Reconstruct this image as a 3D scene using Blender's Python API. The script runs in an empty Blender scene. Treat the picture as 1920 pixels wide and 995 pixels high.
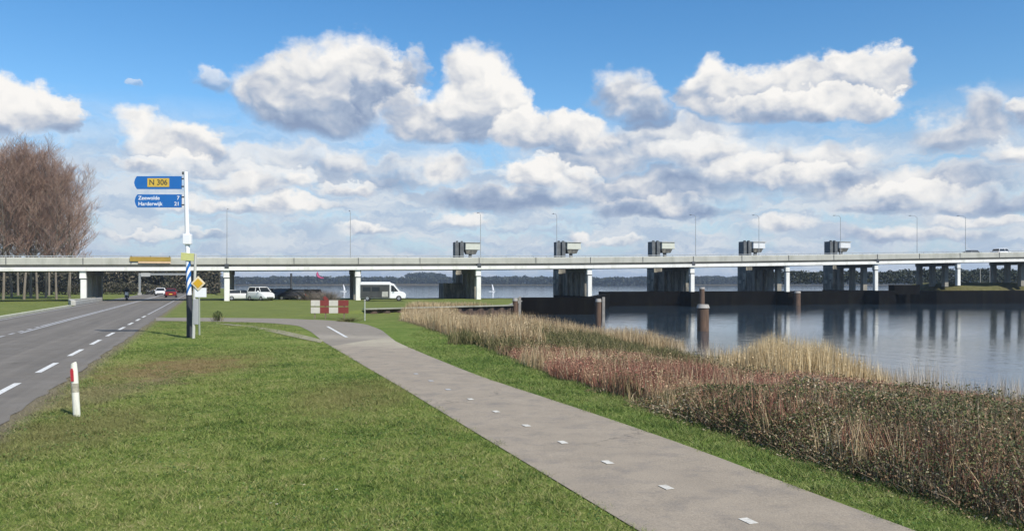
import bpy, bmesh, math, random
import numpy as np
from mathutils import Vector, Matrix

random.seed(7)
rng = np.random.default_rng(11)
scene = bpy.context.scene
COL = scene.collection
R = math.radians

# ------------------------------------------------------------------ camera
F = 1500.0            # focal length in photo pixels (photo is 1920 wide, horizon at row 530)
CAMH = 2.4
cam_data = bpy.data.cameras.new("camera")
cam_data.sensor_width = 36.0
cam_data.lens = 36.0 * F / 1920.0
cam_data.shift_y = 32.5 / 1920.0
cam_data.clip_start = 0.1
cam_data.clip_end = 30000.0
cam = bpy.data.objects.new("camera", cam_data)
cam.location = (0, 0, CAMH)
cam.rotation_euler = (R(90), 0, 0)
COL.objects.link(cam)
scene.camera = cam

# ------------------------------------------------------------------ exposure, sun
scene.view_settings.view_transform = 'Standard'
scene.view_settings.look = 'None'
scene.view_settings.exposure = 0.22
scene.view_settings.gamma = 1.0
SUN_EL = R(46)
SUN_AZ = math.atan2(0.66, -0.75)        # azimuth of the sun measured from +Y towards +X (behind the camera, to the right)
to_sun = Vector((math.sin(SUN_AZ) * math.cos(SUN_EL), math.cos(SUN_AZ) * math.cos(SUN_EL), math.sin(SUN_EL)))
sun_data = bpy.data.lights.new("sun", 'SUN')
sun_data.energy = 4.6
sun_data.angle = R(0.6)
sun_data.color = (1.0, 0.94, 0.84)
sun = bpy.data.objects.new("sun", sun_data)
sun.rotation_euler = to_sun.to_track_quat('Z', 'Y').to_euler()
sun.location = (30, -40, 60)
COL.objects.link(sun)

# ------------------------------------------------------------------ node helper
class N:
    def __init__(self, nt):
        self.nt = nt
    def node(self, typ, **kw):
        n = self.nt.nodes.new(typ)
        for k, v in kw.items():
            setattr(n, k, v)
        return n
    def put(self, sock, v):
        if isinstance(v, bpy.types.NodeSocket):
            self.nt.links.new(v, sock)
        elif v is not None:
            sock.default_value = v
    def math(self, op, a, b=None, c=None, clamp=False):
        n = self.node('ShaderNodeMath', operation=op, use_clamp=clamp)
        self.put(n.inputs[0], a)
        if b is not None: self.put(n.inputs[1], b)
        if c is not None: self.put(n.inputs[2], c)
        return n.outputs[0]
    def vmath(self, op, a, b=None, c=None, scale=None):
        n = self.node('ShaderNodeVectorMath', operation=op)
        self.put(n.inputs[0], a)
        if b is not None: self.put(n.inputs[1], b)
        if c is not None: self.put(n.inputs[2], c)
        if scale is not None: self.put(n.inputs['Scale'], scale)
        return n.outputs['Value'] if op in ('LENGTH', 'DOT_PRODUCT', 'DISTANCE') else n.outputs[0]
    def sep(self, v):
        n = self.node('ShaderNodeSeparateXYZ'); self.put(n.inputs[0], v)
        return n.outputs
    def comb(self, x=0.0, y=0.0, z=0.0):
        n = self.node('ShaderNodeCombineXYZ')
        self.put(n.inputs[0], x); self.put(n.inputs[1], y); self.put(n.inputs[2], z)
        return n.outputs[0]
    def noise(self, vec, scale, detail=4.0, rough=0.55, color=False, dims='3D'):
        n = self.node('ShaderNodeTexNoise', noise_dimensions=dims)
        self.put(n.inputs['Vector'], vec)
        n.inputs['Scale'].default_value = scale
        n.inputs['Detail'].default_value = detail
        n.inputs['Roughness'].default_value = rough
        return n.outputs['Color'] if color else n.outputs['Fac']
    def maprange(self, v, a, b, c=0.0, d=1.0, kind='LINEAR'):
        n = self.node('ShaderNodeMapRange', interpolation_type=kind)
        if kind == 'SMOOTHSTEP': n.clamp = False      # smoothstep already stays in range
        self.put(n.inputs['Value'], v)
        n.inputs['From Min'].default_value = a; n.inputs['From Max'].default_value = b
        n.inputs['To Min'].default_value = c; n.inputs['To Max'].default_value = d
        return n.outputs['Result']
    def mix(self, f, a, b):
        n = self.node('ShaderNodeMix', data_type='RGBA')
        self.put(n.inputs[0], f)
        self.put(n.inputs[6], a if isinstance(a, bpy.types.NodeSocket) else (*a[:3], 1.0))
        self.put(n.inputs[7], b if isinstance(b, bpy.types.NodeSocket) else (*b[:3], 1.0))
        return n.outputs[2]
    def mixf(self, f, a, b):
        n = self.node('ShaderNodeMix', data_type='FLOAT')
        self.put(n.inputs[0], f); self.put(n.inputs[2], a); self.put(n.inputs[3], b)
        return n.outputs[0]
    def ramp(self, v, stops, interp='LINEAR'):
        n = self.node('ShaderNodeValToRGB')
        cr = n.color_ramp; cr.interpolation = interp
        while len(cr.elements) < len(stops): cr.elements.new(0.5)
        for e, (p, c) in zip(cr.elements, stops):
            e.position = p; e.color = (*c, 1.0)
        self.put(n.inputs[0], v)
        return n.outputs[0]

# ------------------------------------------------------------------ world: daylight sky with cumulus
world = bpy.data.worlds.new("World")
scene.world = world
world.use_nodes = True
nt = world.node_tree
nt.nodes.clear()
g = N(nt)
out = g.node('ShaderNodeOutputWorld')
bg = g.node('ShaderNodeBackground')
nt.links.new(bg.outputs[0], out.inputs[0])
sky = g.node('ShaderNodeTexSky')
sky.sky_type = 'NISHITA'
sky.sun_disc = False
sky.sun_elevation = SUN_EL
sky.sun_rotation = SUN_AZ
sky.air_density = 1.0
sky.dust_density = 0.2
sky.ozone_density = 2.0
SKY_STRENGTH = 0.13
tc = g.node('ShaderNodeTexCoord')
dirv = tc.outputs['Generated']
dx, dy, dz = g.sep(dirv)
az = g.math('ARCTAN2', dx, dy)
el = g.math('ARCSINE', dz)
p0 = g.comb(az, el, el)
# a slow warp and a fine warp make the cloud outlines billow
nz3 = g.comb(az, g.math('MULTIPLY', el, 1.25), 3.7)
w1 = g.vmath('SUBTRACT', g.noise(nz3, 17.0, 3.0, 0.5, color=True), (0.5, 0.5, 0.5))
w2 = g.vmath('SUBTRACT', g.noise(g.vmath('ADD', nz3, (5.1, 2.2, 0)), 60.0, 6.0, 0.62, color=True), (0.5, 0.5, 0.5))
warp = g.vmath('ADD', g.vmath('SCALE', w1, scale=0.060), g.vmath('SCALE', w2, scale=0.033))
ws = g.sep(warp)
warp = g.comb(ws[0], g.math('MULTIPLY', ws[1], 0.8), g.math('MULTIPLY', ws[1], 0.35))
pw = g.vmath('ADD', p0, warp)

# cumulus heads: photo column, row, half width, rise above, drop below, opacity, brightness
CL = [
 # distant low banks first
 (1700,440,190,26,16,.5,.0),
 (690,435,70,14,9,.75,.35),(1085,445,34,20,16,.7,.45),(1150,452,60,14,9,.6,.25),(1480,425,65,20,13,.8,.3),(1830,410,120,22,16,.7,.2),
 (880,412,75,20,14,.7,.3),(440,388,170,22,14,.7,.3),(300,440,160,12,10,.55,.25),
 # grey masses of the middle distance
 (1200,360,260,56,40,.75,-.12),(940,370,190,34,30,.75,-.25),(1240,398,170,26,15,.75,-.35),(1700,350,260,44,30,.8,-.1),(1840,385,170,34,16,.8,-.3),(1660,385,110,26,16,.8,-.25),(560,310,170,45,40,.55,-.15),
 (1260,265,160,60,50,.7,-.1),(700,330,170,40,30,.55,-.1),(1100,300,150,50,40,.7,-.15),
 (420,320,140,60,40,.55,-.05),(1450,320,230,60,42,.78,-.15),
 # mid layer heads
 (545,385,110,20,11,.9,.3),(460,345,110,34,26,.8,.15),(555,340,35,24,14,.75,.3),(655,355,55,18,12,.75,.2),(640,305,60,30,28,.7,.12),
 (825,325,62,36,24,.85,.3),(1000,325,75,38,28,.95,.35),(1085,338,55,30,20,.9,.2),
 (1330,290,110,40,36,.8,.1),(1400,320,90,32,24,.75,.1),(1560,300,110,40,36,.75,.12),(1520,335,110,26,18,.75,.1),
 (1700,365,110,30,20,.75,.15),
 # left clouds
 (-10,195,85,60,62,1,.25),(60,205,70,50,48,1,.3),(112,215,46,40,36,1,.25),
 (262,240,50,42,40,.9,.15),(310,275,90,46,36,.85,.05),(378,272,60,42,34,.95,.25),(268,306,52,22,20,.9,.35),(350,312,90,24,18,.6,.1),
 (268,153,26,10,9,.4,.0),
 # large centre cloud
 (395,145,48,26,28,.5,-.1),(480,170,60,52,50,.85,-.12),(590,190,140,98,66,1,-.02),(560,160,100,66,50,1,.02),(650,170,120,96,84,1,.05),(720,150,70,56,76,1,.0),(775,130,36,36,36,.55,-.05),
 (820,235,100,66,38,.95,-.2),(1165,180,62,56,46,.85,-.1),(1215,205,60,40,36,.75,-.15),
 (900,170,78,88,100,1,.22),(945,200,55,70,70,1,.25),(880,225,105,72,46,1,.05),(985,250,66,48,30,1,.25),(1070,245,70,40,40,.95,.18),(1140,262,70,34,30,.9,.1),
 # right cloud
 (1340,180,76,64,42,1,.15),(1410,180,90,62,46,1,.08),(1500,160,80,52,60,1,.12),(1590,145,75,50,70,1,.22),(1650,140,58,46,70,1,.15),(1500,205,190,34,26,1,.02),(1625,200,75,40,26,1,.1),
 (1780,250,90,46,38,.75,-.02),(1850,225,66,62,56,.8,-.03),(1905,290,70,36,18,.85,.2),(1925,210,34,22,30,.8,.1),
]
A = None; T = None
for (cx, cy, rx, up, dn, op, br) in CL:
    a0 = math.atan((cx - 960) / F)
    e0 = math.atan((530 - cy) / F * math.cos(a0))
    ix = F / (rx * math.cos(a0) ** 2); iu = F / (up * math.cos(a0)); idn = F / (dn * math.cos(a0))
    n = g.node('ShaderNodeVectorMath', operation='MULTIPLY_ADD')
    g.put(n.inputs[0], pw); n.inputs[1].default_value = (ix, iu, -idn)
    n.inputs[2].default_value = (-a0 * ix, -e0 * iu, e0 * idn)
    sx, sy, sz = g.sep(n.outputs[0])
    m = g.math('MAXIMUM', sy, sz)
    d2 = g.math('MULTIPLY_ADD', sx, sx, g.math('MULTIPLY', m, m))
    soft = 0.30 if op > .9 else 0.50
    # opacity rises linearly inwards from the outline (kept free of clamp nodes, which would pile up on the shader stack)
    al = g.math('MULTIPLY_ADD', d2, -1.0 / soft, 1.22 / soft)
    ti = g.math('MULTIPLY_ADD', sy, 0.68, br * 1.15 - 0.11)      # height within the head: top +, base -
    if A is None:
        A, T = al, g.mixf(al, 0.0, ti)
    else:
        T = g.mixf(al, T, ti)
        A = g.math('MAXIMUM', A, g.math('MINIMUM', al, op * 2.7) if op < .95 else al)
A = g.maprange(A, 0.0, 2.3, 0.0, 1.0, 'SMOOTHSTEP')
# billowy relief: noise compared with itself a step nearer the sun
pn = g.vmath('ADD', nz3, g.vmath('SCALE', w1, scale=0.05))
r1 = g.noise(pn, 22.0, 3.5, 0.5)
r2 = g.noise(g.vmath('ADD', pn, (0.008, 0.013, 0.0)), 22.0, 3.5, 0.5)
relief = g.math('MULTIPLY', g.math('SUBTRACT', r1, r2), 1.9)
r3 = g.noise(pn, 11.0, 2.0, 0.5)
shade = g.math('ADD', g.math('ADD', T, relief), g.math('MULTIPLY', g.math('SUBTRACT', r3, 0.5), 0.7))
ccol = g.ramp(g.math('ADD', g.math('MULTIPLY', shade, 0.66), 0.5),
              [(0.0, (.23, .30, .44)), (.25, (.34, .41, .53)), (.45, (.52, .55, .61)), (.65, (.71, .71, .71)), (.9, (.84, .82, .79))])
# loose streaky cloud everywhere low over the horizon and elsewhere round the sky
st = g.noise(g.vmath('MULTIPLY', g.vmath('ADD', p0, warp), (6.0, 22.0, 0.0)), 1.6, 7.0, 0.6)
lowmask = g.maprange(el, 0.215, 0.13, 0.0, 1.0)
streak = g.math('MULTIPLY', g.maprange(st, 0.31, 0.54, 0.0, 0.88, 'SMOOTHSTEP'), lowmask)
side = g.math('GREATER_THAN', g.math('ABSOLUTE', az), 0.62)
gen = g.noise(g.vmath('MULTIPLY', dirv, (1, 1, 2.2)), 3.2, 7.0, 0.6)
gen_a = g.math('MULTIPLY', g.maprange(gen, 0.52, 0.62, 0.0, 0.9, 'SMOOTHSTEP'), side)
hsv = g.node('ShaderNodeHueSaturation')
hsv.inputs['Saturation'].default_value = 1.33
hsv.inputs['Value'].default_value = 1.0
nt.links.new(sky.outputs[0], hsv.inputs['Color'])
skyc = g.vmath('MULTIPLY', hsv.outputs[0], (SKY_STRENGTH, SKY_STRENGTH, SKY_STRENGTH))
CK = 1.0
skyc = g.mix(g.maprange(el, 0.20, 0.0, 0.0, 0.92), skyc, (.30, .44, .62))
c1 = g.mix(gen_a, skyc, (.55, .58, .63))
c2 = g.mix(streak, c1, g.mix(g.maprange(g.noise(g.vmath('MULTIPLY', g.vmath('ADD', p0, warp), (9.0, 40.0, 0.0)), 1.6, 4.0, 0.6), .4, .6), (.40, .48, .60), (.62, .65, .69)))
c3 = g.mix(A, c2, ccol)
# the sky colour is already scaled by SKY_STRENGTH, so the background multiplies by one in total
scl = g.vmath('SCALE', c3, scale=1.0 / 0.1)
nt.links.new(scl, bg.inputs['Color'])
bg.inputs['Strength'].default_value = 0.1
world.cycles.sampling_method = 'MANUAL'
world.cycles.sample_map_resolution = 512

scene.cycles.max_bounces = 5
scene.cycles.diffuse_bounces = 2
scene.cycles.glossy_bounces = 3
scene.cycles.transmission_bounces = 3
scene.cycles.transparent_max_bounces = 6
scene.cycles.volume_bounces = 0
scene.cycles.caustics_reflective = False
scene.cycles.caustics_refractive = False

# ------------------------------------------------------------------ materials
MATS = {}
def mat(name, col, rough=0.8, var=0.15, scale=3.0, bump=0.0, metal=0.0, spec=None, stretch=(1, 1, 1), island=0.0, col2=None, dirt=None):
    if name in MATS: return MATS[name]
    m = bpy.data.materials.new(name); m.use_nodes = True
    t = m.node_tree; h = N(t)
    b = t.nodes['Principled BSDF']
    b.inputs['Roughness'].default_value = rough
    b.inputs['Metallic'].default_value = metal
    if spec is not None: b.inputs['Specular IOR Level'].default_value = spec
    co = h.node('ShaderNodeTexCoord').outputs['Object']
    v = h.vmath('MULTIPLY', co, stretch)
    n = h.noise(v, scale, 6.0, 0.6)
    lo = tuple(c * (1 - var) for c in col); hi = tuple(min(1, c * (1 + var)) for c in col)
    if col2: hi = col2
    c = h.mix(h.maprange(n, 0.3, 0.7), lo, hi)
    if dirt:
        n2 = h.noise(h.vmath('MULTIPLY', co, (1, 1, .25)), dirt[1], 5.0, .65)
        c = h.mix(h.maprange(n2, .5, .72, 0, dirt[2]), c, dirt[0])
    if island:
        geo = h.node('ShaderNodeNewGeometry')
        k = h.maprange(geo.outputs['Random Per Island'], 0, 1, 1 - island, 1 + island)
        c = h.vmath('SCALE', c, scale=k)
    t.links.new(c, b.inputs['Base Color'])
    if bump:
        bn = h.node('ShaderNodeBump'); bn.inputs['Strength'].default_value = bump; bn.inputs['Distance'].default_value = 0.02
        t.links.new(h.noise(v, scale * 6, 4.0, .6), bn.inputs['Height'])
        t.links.new(bn.outputs[0], b.inputs['Normal'])
    MATS[name] = m
    return m

def island_mat(name, stops, rough=0.75, posvar=None, trans=0.0):
    """Foliage, stems: each leaf or stem takes one of several natural colours."""
    m = bpy.data.materials.new(name); m.use_nodes = True
    t = m.node_tree; h = N(t); b = t.nodes['Principled BSDF']
    b.inputs['Roughness'].default_value = rough
    b.inputs['Specular IOR Level'].default_value = 0.25
    geo = h.node('ShaderNodeNewGeometry')
    f = geo.outputs['Random Per Island']
    if posvar:
        n = h.noise(geo.outputs['Position'], posvar[0], 3.0, .55)
        f = h.math('ADD', f, h.math('MULTIPLY', h.math('SUBTRACT', n, .5), posvar[1]), clamp=True)
    c = h.ramp(f, stops)
    t.links.new(c, b.inputs['Base Color'])
    if trans:
        tr = h.node('ShaderNodeBsdfTranslucent'); t.links.new(c, tr.inputs[0])
        mx = h.node('ShaderNodeMixShader'); mx.inputs[0].default_value = trans
        t.links.new(b.outputs[0], mx.inputs[1]); t.links.new(tr.outputs[0], mx.inputs[2])
        t.links.new(mx.outputs[0], t.nodes['Material Output'].inputs[0])
    MATS[name] = m
    return m

# ------------------------------------------------------------------ mesh builder
def tag(o, label=None, cat=None, group=None, kind=None):
    if label: o['label'] = label
    if cat: o['category'] = cat
    if group: o['group'] = group
    if kind: o['kind'] = kind
    return o

def empty(name, loc=(0, 0, 0), rz=0.0, label=None, cat=None, group=None):
    o = bpy.data.objects.new(name, None); COL.objects.link(o)
    o.empty_display_size = 0.2
    o.location = loc; o.rotation_euler = (0, 0, rz)
    return tag(o, label, cat, group)

def dup(root, loc, rz=None, label=None):
    r = root.copy(); COL.objects.link(r); r.location = loc
    if rz is not None: r.rotation_euler = (0, 0, rz)
    if label: r['label'] = label
    for ch in list(root.children):
        c = ch.copy(); COL.objects.link(c); c.parent = r
        for gch in list(ch.children):
            d = gch.copy(); COL.objects.link(d); d.parent = c
    return r

class MB:
    def __init__(self): self.v = []; self.f = []; self.mi = []; self.sm = []
    def add(self, vs, fs, mi=0, smooth=False):
        o = len(self.v); self.v += [tuple(p) for p in vs]
        for f in fs: self.f.append(tuple(i + o for i in f)); self.mi.append(mi); self.sm.append(smooth)
        return self
    def box(self, c, s, rz=0.0, mi=0, M=None, taper=1.0):
        hx, hy, hz = s[0] / 2, s[1] / 2, s[2] / 2
        vs = []
        for z in (-1, 1):
            k = taper if z > 0 else 1.0
            for x, y in ((-1, -1), (1, -1), (1, 1), (-1, 1)):
                vs.append(Vector((x * hx * k, y * hy * k, z * hz)))
        T_ = Matrix.Translation(c) @ (M if M is not None else Matrix.Rotation(rz, 4, 'Z'))
        vs = [T_ @ v for v in vs]
        return self.add(vs, [(0, 3, 2, 1), (4, 5, 6, 7), (0, 1, 5, 4), (1, 2, 6, 5), (2, 3, 7, 6), (3, 0, 4, 7)], mi)
    def tube(self, pts, rad, n=8, mi=0, cap=True):
        pts = [Vector(p) for p in pts]
        if not isinstance(rad, (list, tuple)): rad = [rad] * len(pts)
        rings = []; o = []
        for i, p in enumerate(pts):
            d = (pts[min(i + 1, len(pts) - 1)] - pts[max(i - 1, 0)]).normalized()
            a = d.cross(Vector((0, 0, 1)) if abs(d.z) < .9 else Vector((1, 0, 0))).normalized(); b = d.cross(a)
            for k in range(n):
                t = 2 * math.pi * k / n
                o.append(p + (a * math.cos(t) + b * math.sin(t)) * rad[i])
        fs = []
        for i in range(len(pts) - 1):
            for k in range(n):
                k2 = (k + 1) % n
                fs.append((i * n + k, i * n + k2, (i + 1) * n + k2, (i + 1) * n + k))
        self.add(o, fs, mi, True)
        if cap:
            self.add(o[:n], [tuple(range(n))], mi); self.add(o[-n:], [tuple(reversed(range(n)))], mi)
        return self
    def prism(self, poly, z0, z1, mi=0):
        n = len(poly)
        vs = [(x, y, z0) for x, y in poly] + [(x, y, z1) for x, y in poly]
        fs = [tuple(reversed(range(n))), tuple(range(n, 2 * n))] + [(i, (i + 1) % n, n + (i + 1) % n, n + i) for i in range(n)]
        return self.add(vs, fs, mi)
    def loft(self, sections, mi=0, smooth=False, cap=True):
        n = len(sections[0]); vs = [p for s in sections for p in s]; fs = []
        for i in range(len(sections) - 1):
            for k in range(n):
                k2 = (k + 1) % n
                fs.append((i * n + k, i * n + k2, (i + 1) * n + k2, (i + 1) * n + k))
        self.add(vs, fs, mi, smooth)
        if cap:
            self.add(sections[0], [tuple(reversed(range(n)))], mi); self.add(sections[-1], [tuple(range(n))], mi)
        return self
    def build(self, name, mats, parent=None, bevel=0.0):
        me = bpy.data.meshes.new(name)
        me.from_pydata(self.v, [], self.f)
        if not isinstance(mats, (list, tuple)): mats = [mats]
        for m in mats: me.materials.append(m)
        me.polygons.foreach_set('material_index', self.mi)
        me.polygons.foreach_set('use_smooth', self.sm)
        bm = bmesh.new(); bm.from_mesh(me)
        bmesh.ops.recalc_face_normals(bm, faces=bm.faces); bm.to_mesh(me); bm.free()
        o = bpy.data.objects.new(name, me); COL.objects.link(o)
        if parent is not None: o.parent = parent
        if bevel:
            b = o.modifiers.new('bevel', 'BEVEL'); b.width = bevel; b.segments = 2; b.limit_method = 'ANGLE'
        return o

def np_mesh(name, V, Fc, mats, fmi=None, smooth=False, parent=None):
    """numpy mesh; Fc (m,k) all faces with k corners"""
    V = np.asarray(V, dtype=np.float32); Fc = np.asarray(Fc, dtype=np.int32)
    me = bpy.data.meshes.new(name)
    k = Fc.shape[1]
    me.vertices.add(len(V)); me.vertices.foreach_set('co', V.ravel())
    me.loops.add(Fc.size); me.loops.foreach_set('vertex_index', Fc.ravel())
    me.polygons.add(len(Fc)); me.polygons.foreach_set('loop_start', np.arange(0, Fc.size, k, dtype=np.int32))
    if not isinstance(mats, (list, tuple)): mats = [mats]
    for m in mats: me.materials.append(m)
    if fmi is not None: me.polygons.foreach_set('material_index', np.asarray(fmi, dtype=np.int32))
    me.polygons.foreach_set('use_smooth', np.full(len(Fc), smooth))
    me.update(calc_edges=True); me.validate()
    o = bpy.data.objects.new(name, me); COL.objects.link(o)
    if parent is not None: o.parent = parent
    return o

def gp(x, y, z=0.0):
    """ground point seen at photo column x, row y on the level z"""
    Y = (CAMH - z) * F / (y - 530.0)
    return (x - 960.0) / F * Y, Y

def px(x, Y):
    return (x - 960.0) / F * Y

# ------------------------------------------------------------------ terrain
WATER = -1.2
LAND = np.array([(60, -40), (40, -8), (26, 12), (18, 20), (14.5, 24.2), (12.6, 27.5), (11.2, 32), (9.1, 40), (6, 47), (2.5, 54), (-.8, 60), (-4, 65), (-4.2, 68.9),
                 (-0.15, 72.6), (.9, 90), (3.2, 119), (3.2, 128), (-3, 130), (-20, 130), (-44, 133), (-62, 165), (-82, 230), (-150, 420), (-600, 1000), (-900, 1300), (-4500, 1500), (-4500, -600), (60, -600)], float)
HEAD = np.array([(73, 140.5), (84, 142.8), (180, 170), (700, 300), (4500, 500), (4500, 1350), (900, 800), (300, 420), (150, 260), (78, 165)], float)
FAR = np.array([(-5000, 1500), (-330, 1130), (-60, 1150), (150, 1180), (420, 1130), (800, 1150), (1500, 1200), (5000, 1300), (5000, 6000), (-5000, 6000)], float)

def sdist(P, poly):
    x, y = P[:, 0], P[:, 1]
    d = np.full(len(P), 1e9); ins = np.zeros(len(P), bool)
    n = len(poly)
    for i in range(n):
        a = poly[i]; b = poly[(i + 1) % n]; ab = b - a
        t = np.clip(((x - a[0]) * ab[0] + (y - a[1]) * ab[1]) / (ab @ ab), 0, 1)
        d = np.minimum(d, np.hypot(x - a[0] - t * ab[0], y - a[1] - t * ab[1]))
        c = (a[1] > y) != (b[1] > y)
        with np.errstate(divide='ignore', invalid='ignore'):
            xi = (b[0] - a[0]) * (y - a[1]) / (b[1] - a[1] if b[1] != a[1] else 1e-9) + a[0]
        ins ^= c & (x < xi)
    return np.where(ins, d, -d)

def vnoise(x, y, s, seed=0):
    """cheap smooth value noise"""
    x = x * s + seed * 17.3; y = y * s - seed * 9.1
    xi = np.floor(x); yi = np.floor(y); fx = x - xi; fy = y - yi
    fx = fx * fx * (3 - 2 * fx); fy = fy * fy * (3 - 2 * fy)
    def hsh(a, b):
        v = np.sin(a * 127.1 + b * 311.7 + seed * 74.7) * 43758.5453
        return v - np.floor(v)
    return (hsh(xi, yi) * (1 - fx) * (1 - fy) + hsh(xi + 1, yi) * fx * (1 - fy) + hsh(xi, yi + 1) * (1 - fx) * fy + hsh(xi + 1, yi + 1) * fx * fy)

# path edges (pairs of ground points, near to far)
PL = [(7.6, -10)] + [gp(*p) for p in [(1200, 995), (1050, 905), (900, 815), (760, 730), (660, 672), (606, 640), (584, 622), (560, 610), (500, 604.5), (400, 602.5), (292, 601)]]
PR = [(10.0, -10)] + [gp(*p) for p in [(1720, 995), (1500, 915), (1300, 838), (1100, 770), (900, 705), (800, 665), (742, 640), (715, 618), (685, 607), (620, 600), (520, 596.5), (400, 595.5), (292, 595)]]
PLa = np.array(PL); PRa = np.array(PR)
def arclen(a):
    return np.concatenate([[0], np.cumsum(np.hypot(*np.diff(a, axis=0).T))])
def resample(a, n):
    """smooth resampling with Catmull-Rom style interpolation on arc length"""
    s = arclen(a); u = np.linspace(0, s[-1], n)
    X = np.interp(u, s, a[:, 0]); Y = np.interp(u, s, a[:, 1])
    k = np.array([1, 4, 6, 4, 1.]); k /= k.sum()
    for _ in range(3):
        Xp = np.pad(X, 2, mode='edge'); Yp = np.pad(Y, 2, mode='edge')
        X2 = np.convolve(Xp, k, 'valid'); Y2 = np.convolve(Yp, k, 'valid')
        X2[[0, -1]] = X[[0, -1]]; Y2[[0, -1]] = Y[[0, -1]]; X, Y = X2, Y2
    return np.stack([X, Y], 1)
Lr = resample(PLa, 140); Rr = resample(PRa, 140)

def verge_x(y):
    return np.interp(y, [-40, -10, 7.66, 10.14, 12.2, 15.3, 21.8, 28.8, 36, 45, 51, 60, 64],
                     [20, 11.7, 4.95, 4.06, 3.5, 2.45, .58, -1.15, -3.0, -5.4, -7.4, -8.4, -9])
def pathL_x(y): return np.interp(y, PLa[:8, 1], PLa[:8, 0])
def pathR_x(y): return np.interp(y, PRa[:8, 1], PRa[:8, 0])
CA, SA = 0.935, 0.355          # the road runs 20.8 degrees left of the view
def road_xy(s, t): return s * CA - t * SA, s * SA + t * CA
def road_s(x, y): return x * CA + y * SA

def path_d(x, y):
    """rough distance outside the path"""
    pts = (Lr + Rr) / 2
    d = np.full(x.shape, 1e9)
    for i in range(0, len(pts), 2):
        d = np.minimum(d, np.hypot(x - pts[i, 0], y - pts[i, 1]))
    return d

def height(x, y, noise=True):
    P = np.stack([x, y], 1)
    dl = sdist(P, LAND)
    w = np.interp(y, [0, 12, 24, 34, 50, 62, 66], [14, 13, 12, 9.5, 8.0, 3.0, .5])
    t = np.clip(dl / w, 0, 1)
    hl = np.where(dl > 0, WATER + (1.2) * (t * t * (3 - 2 * t) * .6 + t * .4), np.maximum(WATER + dl * .35, -4))
    dq = (y - 62.4) * .741 - (x + 11.4) * .671      # distance behind the quay line
    q = np.clip((dq - .05) / .4, 0, 1) * np.clip((x + 17) / 6, 0, 1) * np.clip((100 - y) / 10, 0, 1)
    hl = hl + np.where(dl > 0, .33 * q, 0)
    dh = sdist(P, HEAD)
    hh = np.where(dh > 0, 0.9 + np.minimum(dh / 3.5, 1) * 1.55, np.maximum(-1.4 + dh * .5, -4))
    df = sdist(P, FAR)
    hf = np.where(df > 0, WATER + np.minimum(df / 30, 1) * 2.2, -4.0)
    h_ = np.maximum(np.maximum(hl, hh), hf)
    if noise:
        rs = road_s(x, y)
        away = np.clip((np.minimum(np.maximum(rs + 3.6, -13.8 - rs), path_d(x, y) - 2.6)) / 2.0, 0, 1)
        nn = (vnoise(x, y, .35, 1) - .5) * .10 + (vnoise(x, y, 1.3, 2) - .5) * .035
        h_ = h_ + np.where(h_ > -1.0, nn * away, 0)
        h_ = h_ - np.where(h_ > -.6, .012, 0)
    return h_

def h1(x, y):
    return float(height(np.array([float(x)]), np.array([float(y)]), False)[0])

def graded(lo, hi, fine_lo, fine_hi, step, grow=1.07):
    c = list(np.arange(fine_lo, fine_hi + 1e-6, step))
    s = step; v = c[-1]
    while v < hi: s *= grow; v += s; c.append(v)
    s = step; v = c[0]
    while v > lo: s *= grow; v -= s; c.insert(0, v)
    return np.array(c)
xs = graded(-4500, 4500, -16, 18, .3)
ys = graded(-60, 5500, 2, 76, .3)
XX, YY = np.meshgrid(xs, ys)
H = height(XX.ravel(), YY.ravel())
V = np.stack([XX.ravel(), YY.ravel(), H], 1)
nx, ny = len(xs), len(ys)
i0 = (np.arange(ny - 1)[:, None] * nx + np.arange(nx - 1)[None]).ravel()
FQ = np.stack([i0, i0 + 1, i0 + nx + 1, i0 + nx], 1)

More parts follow.
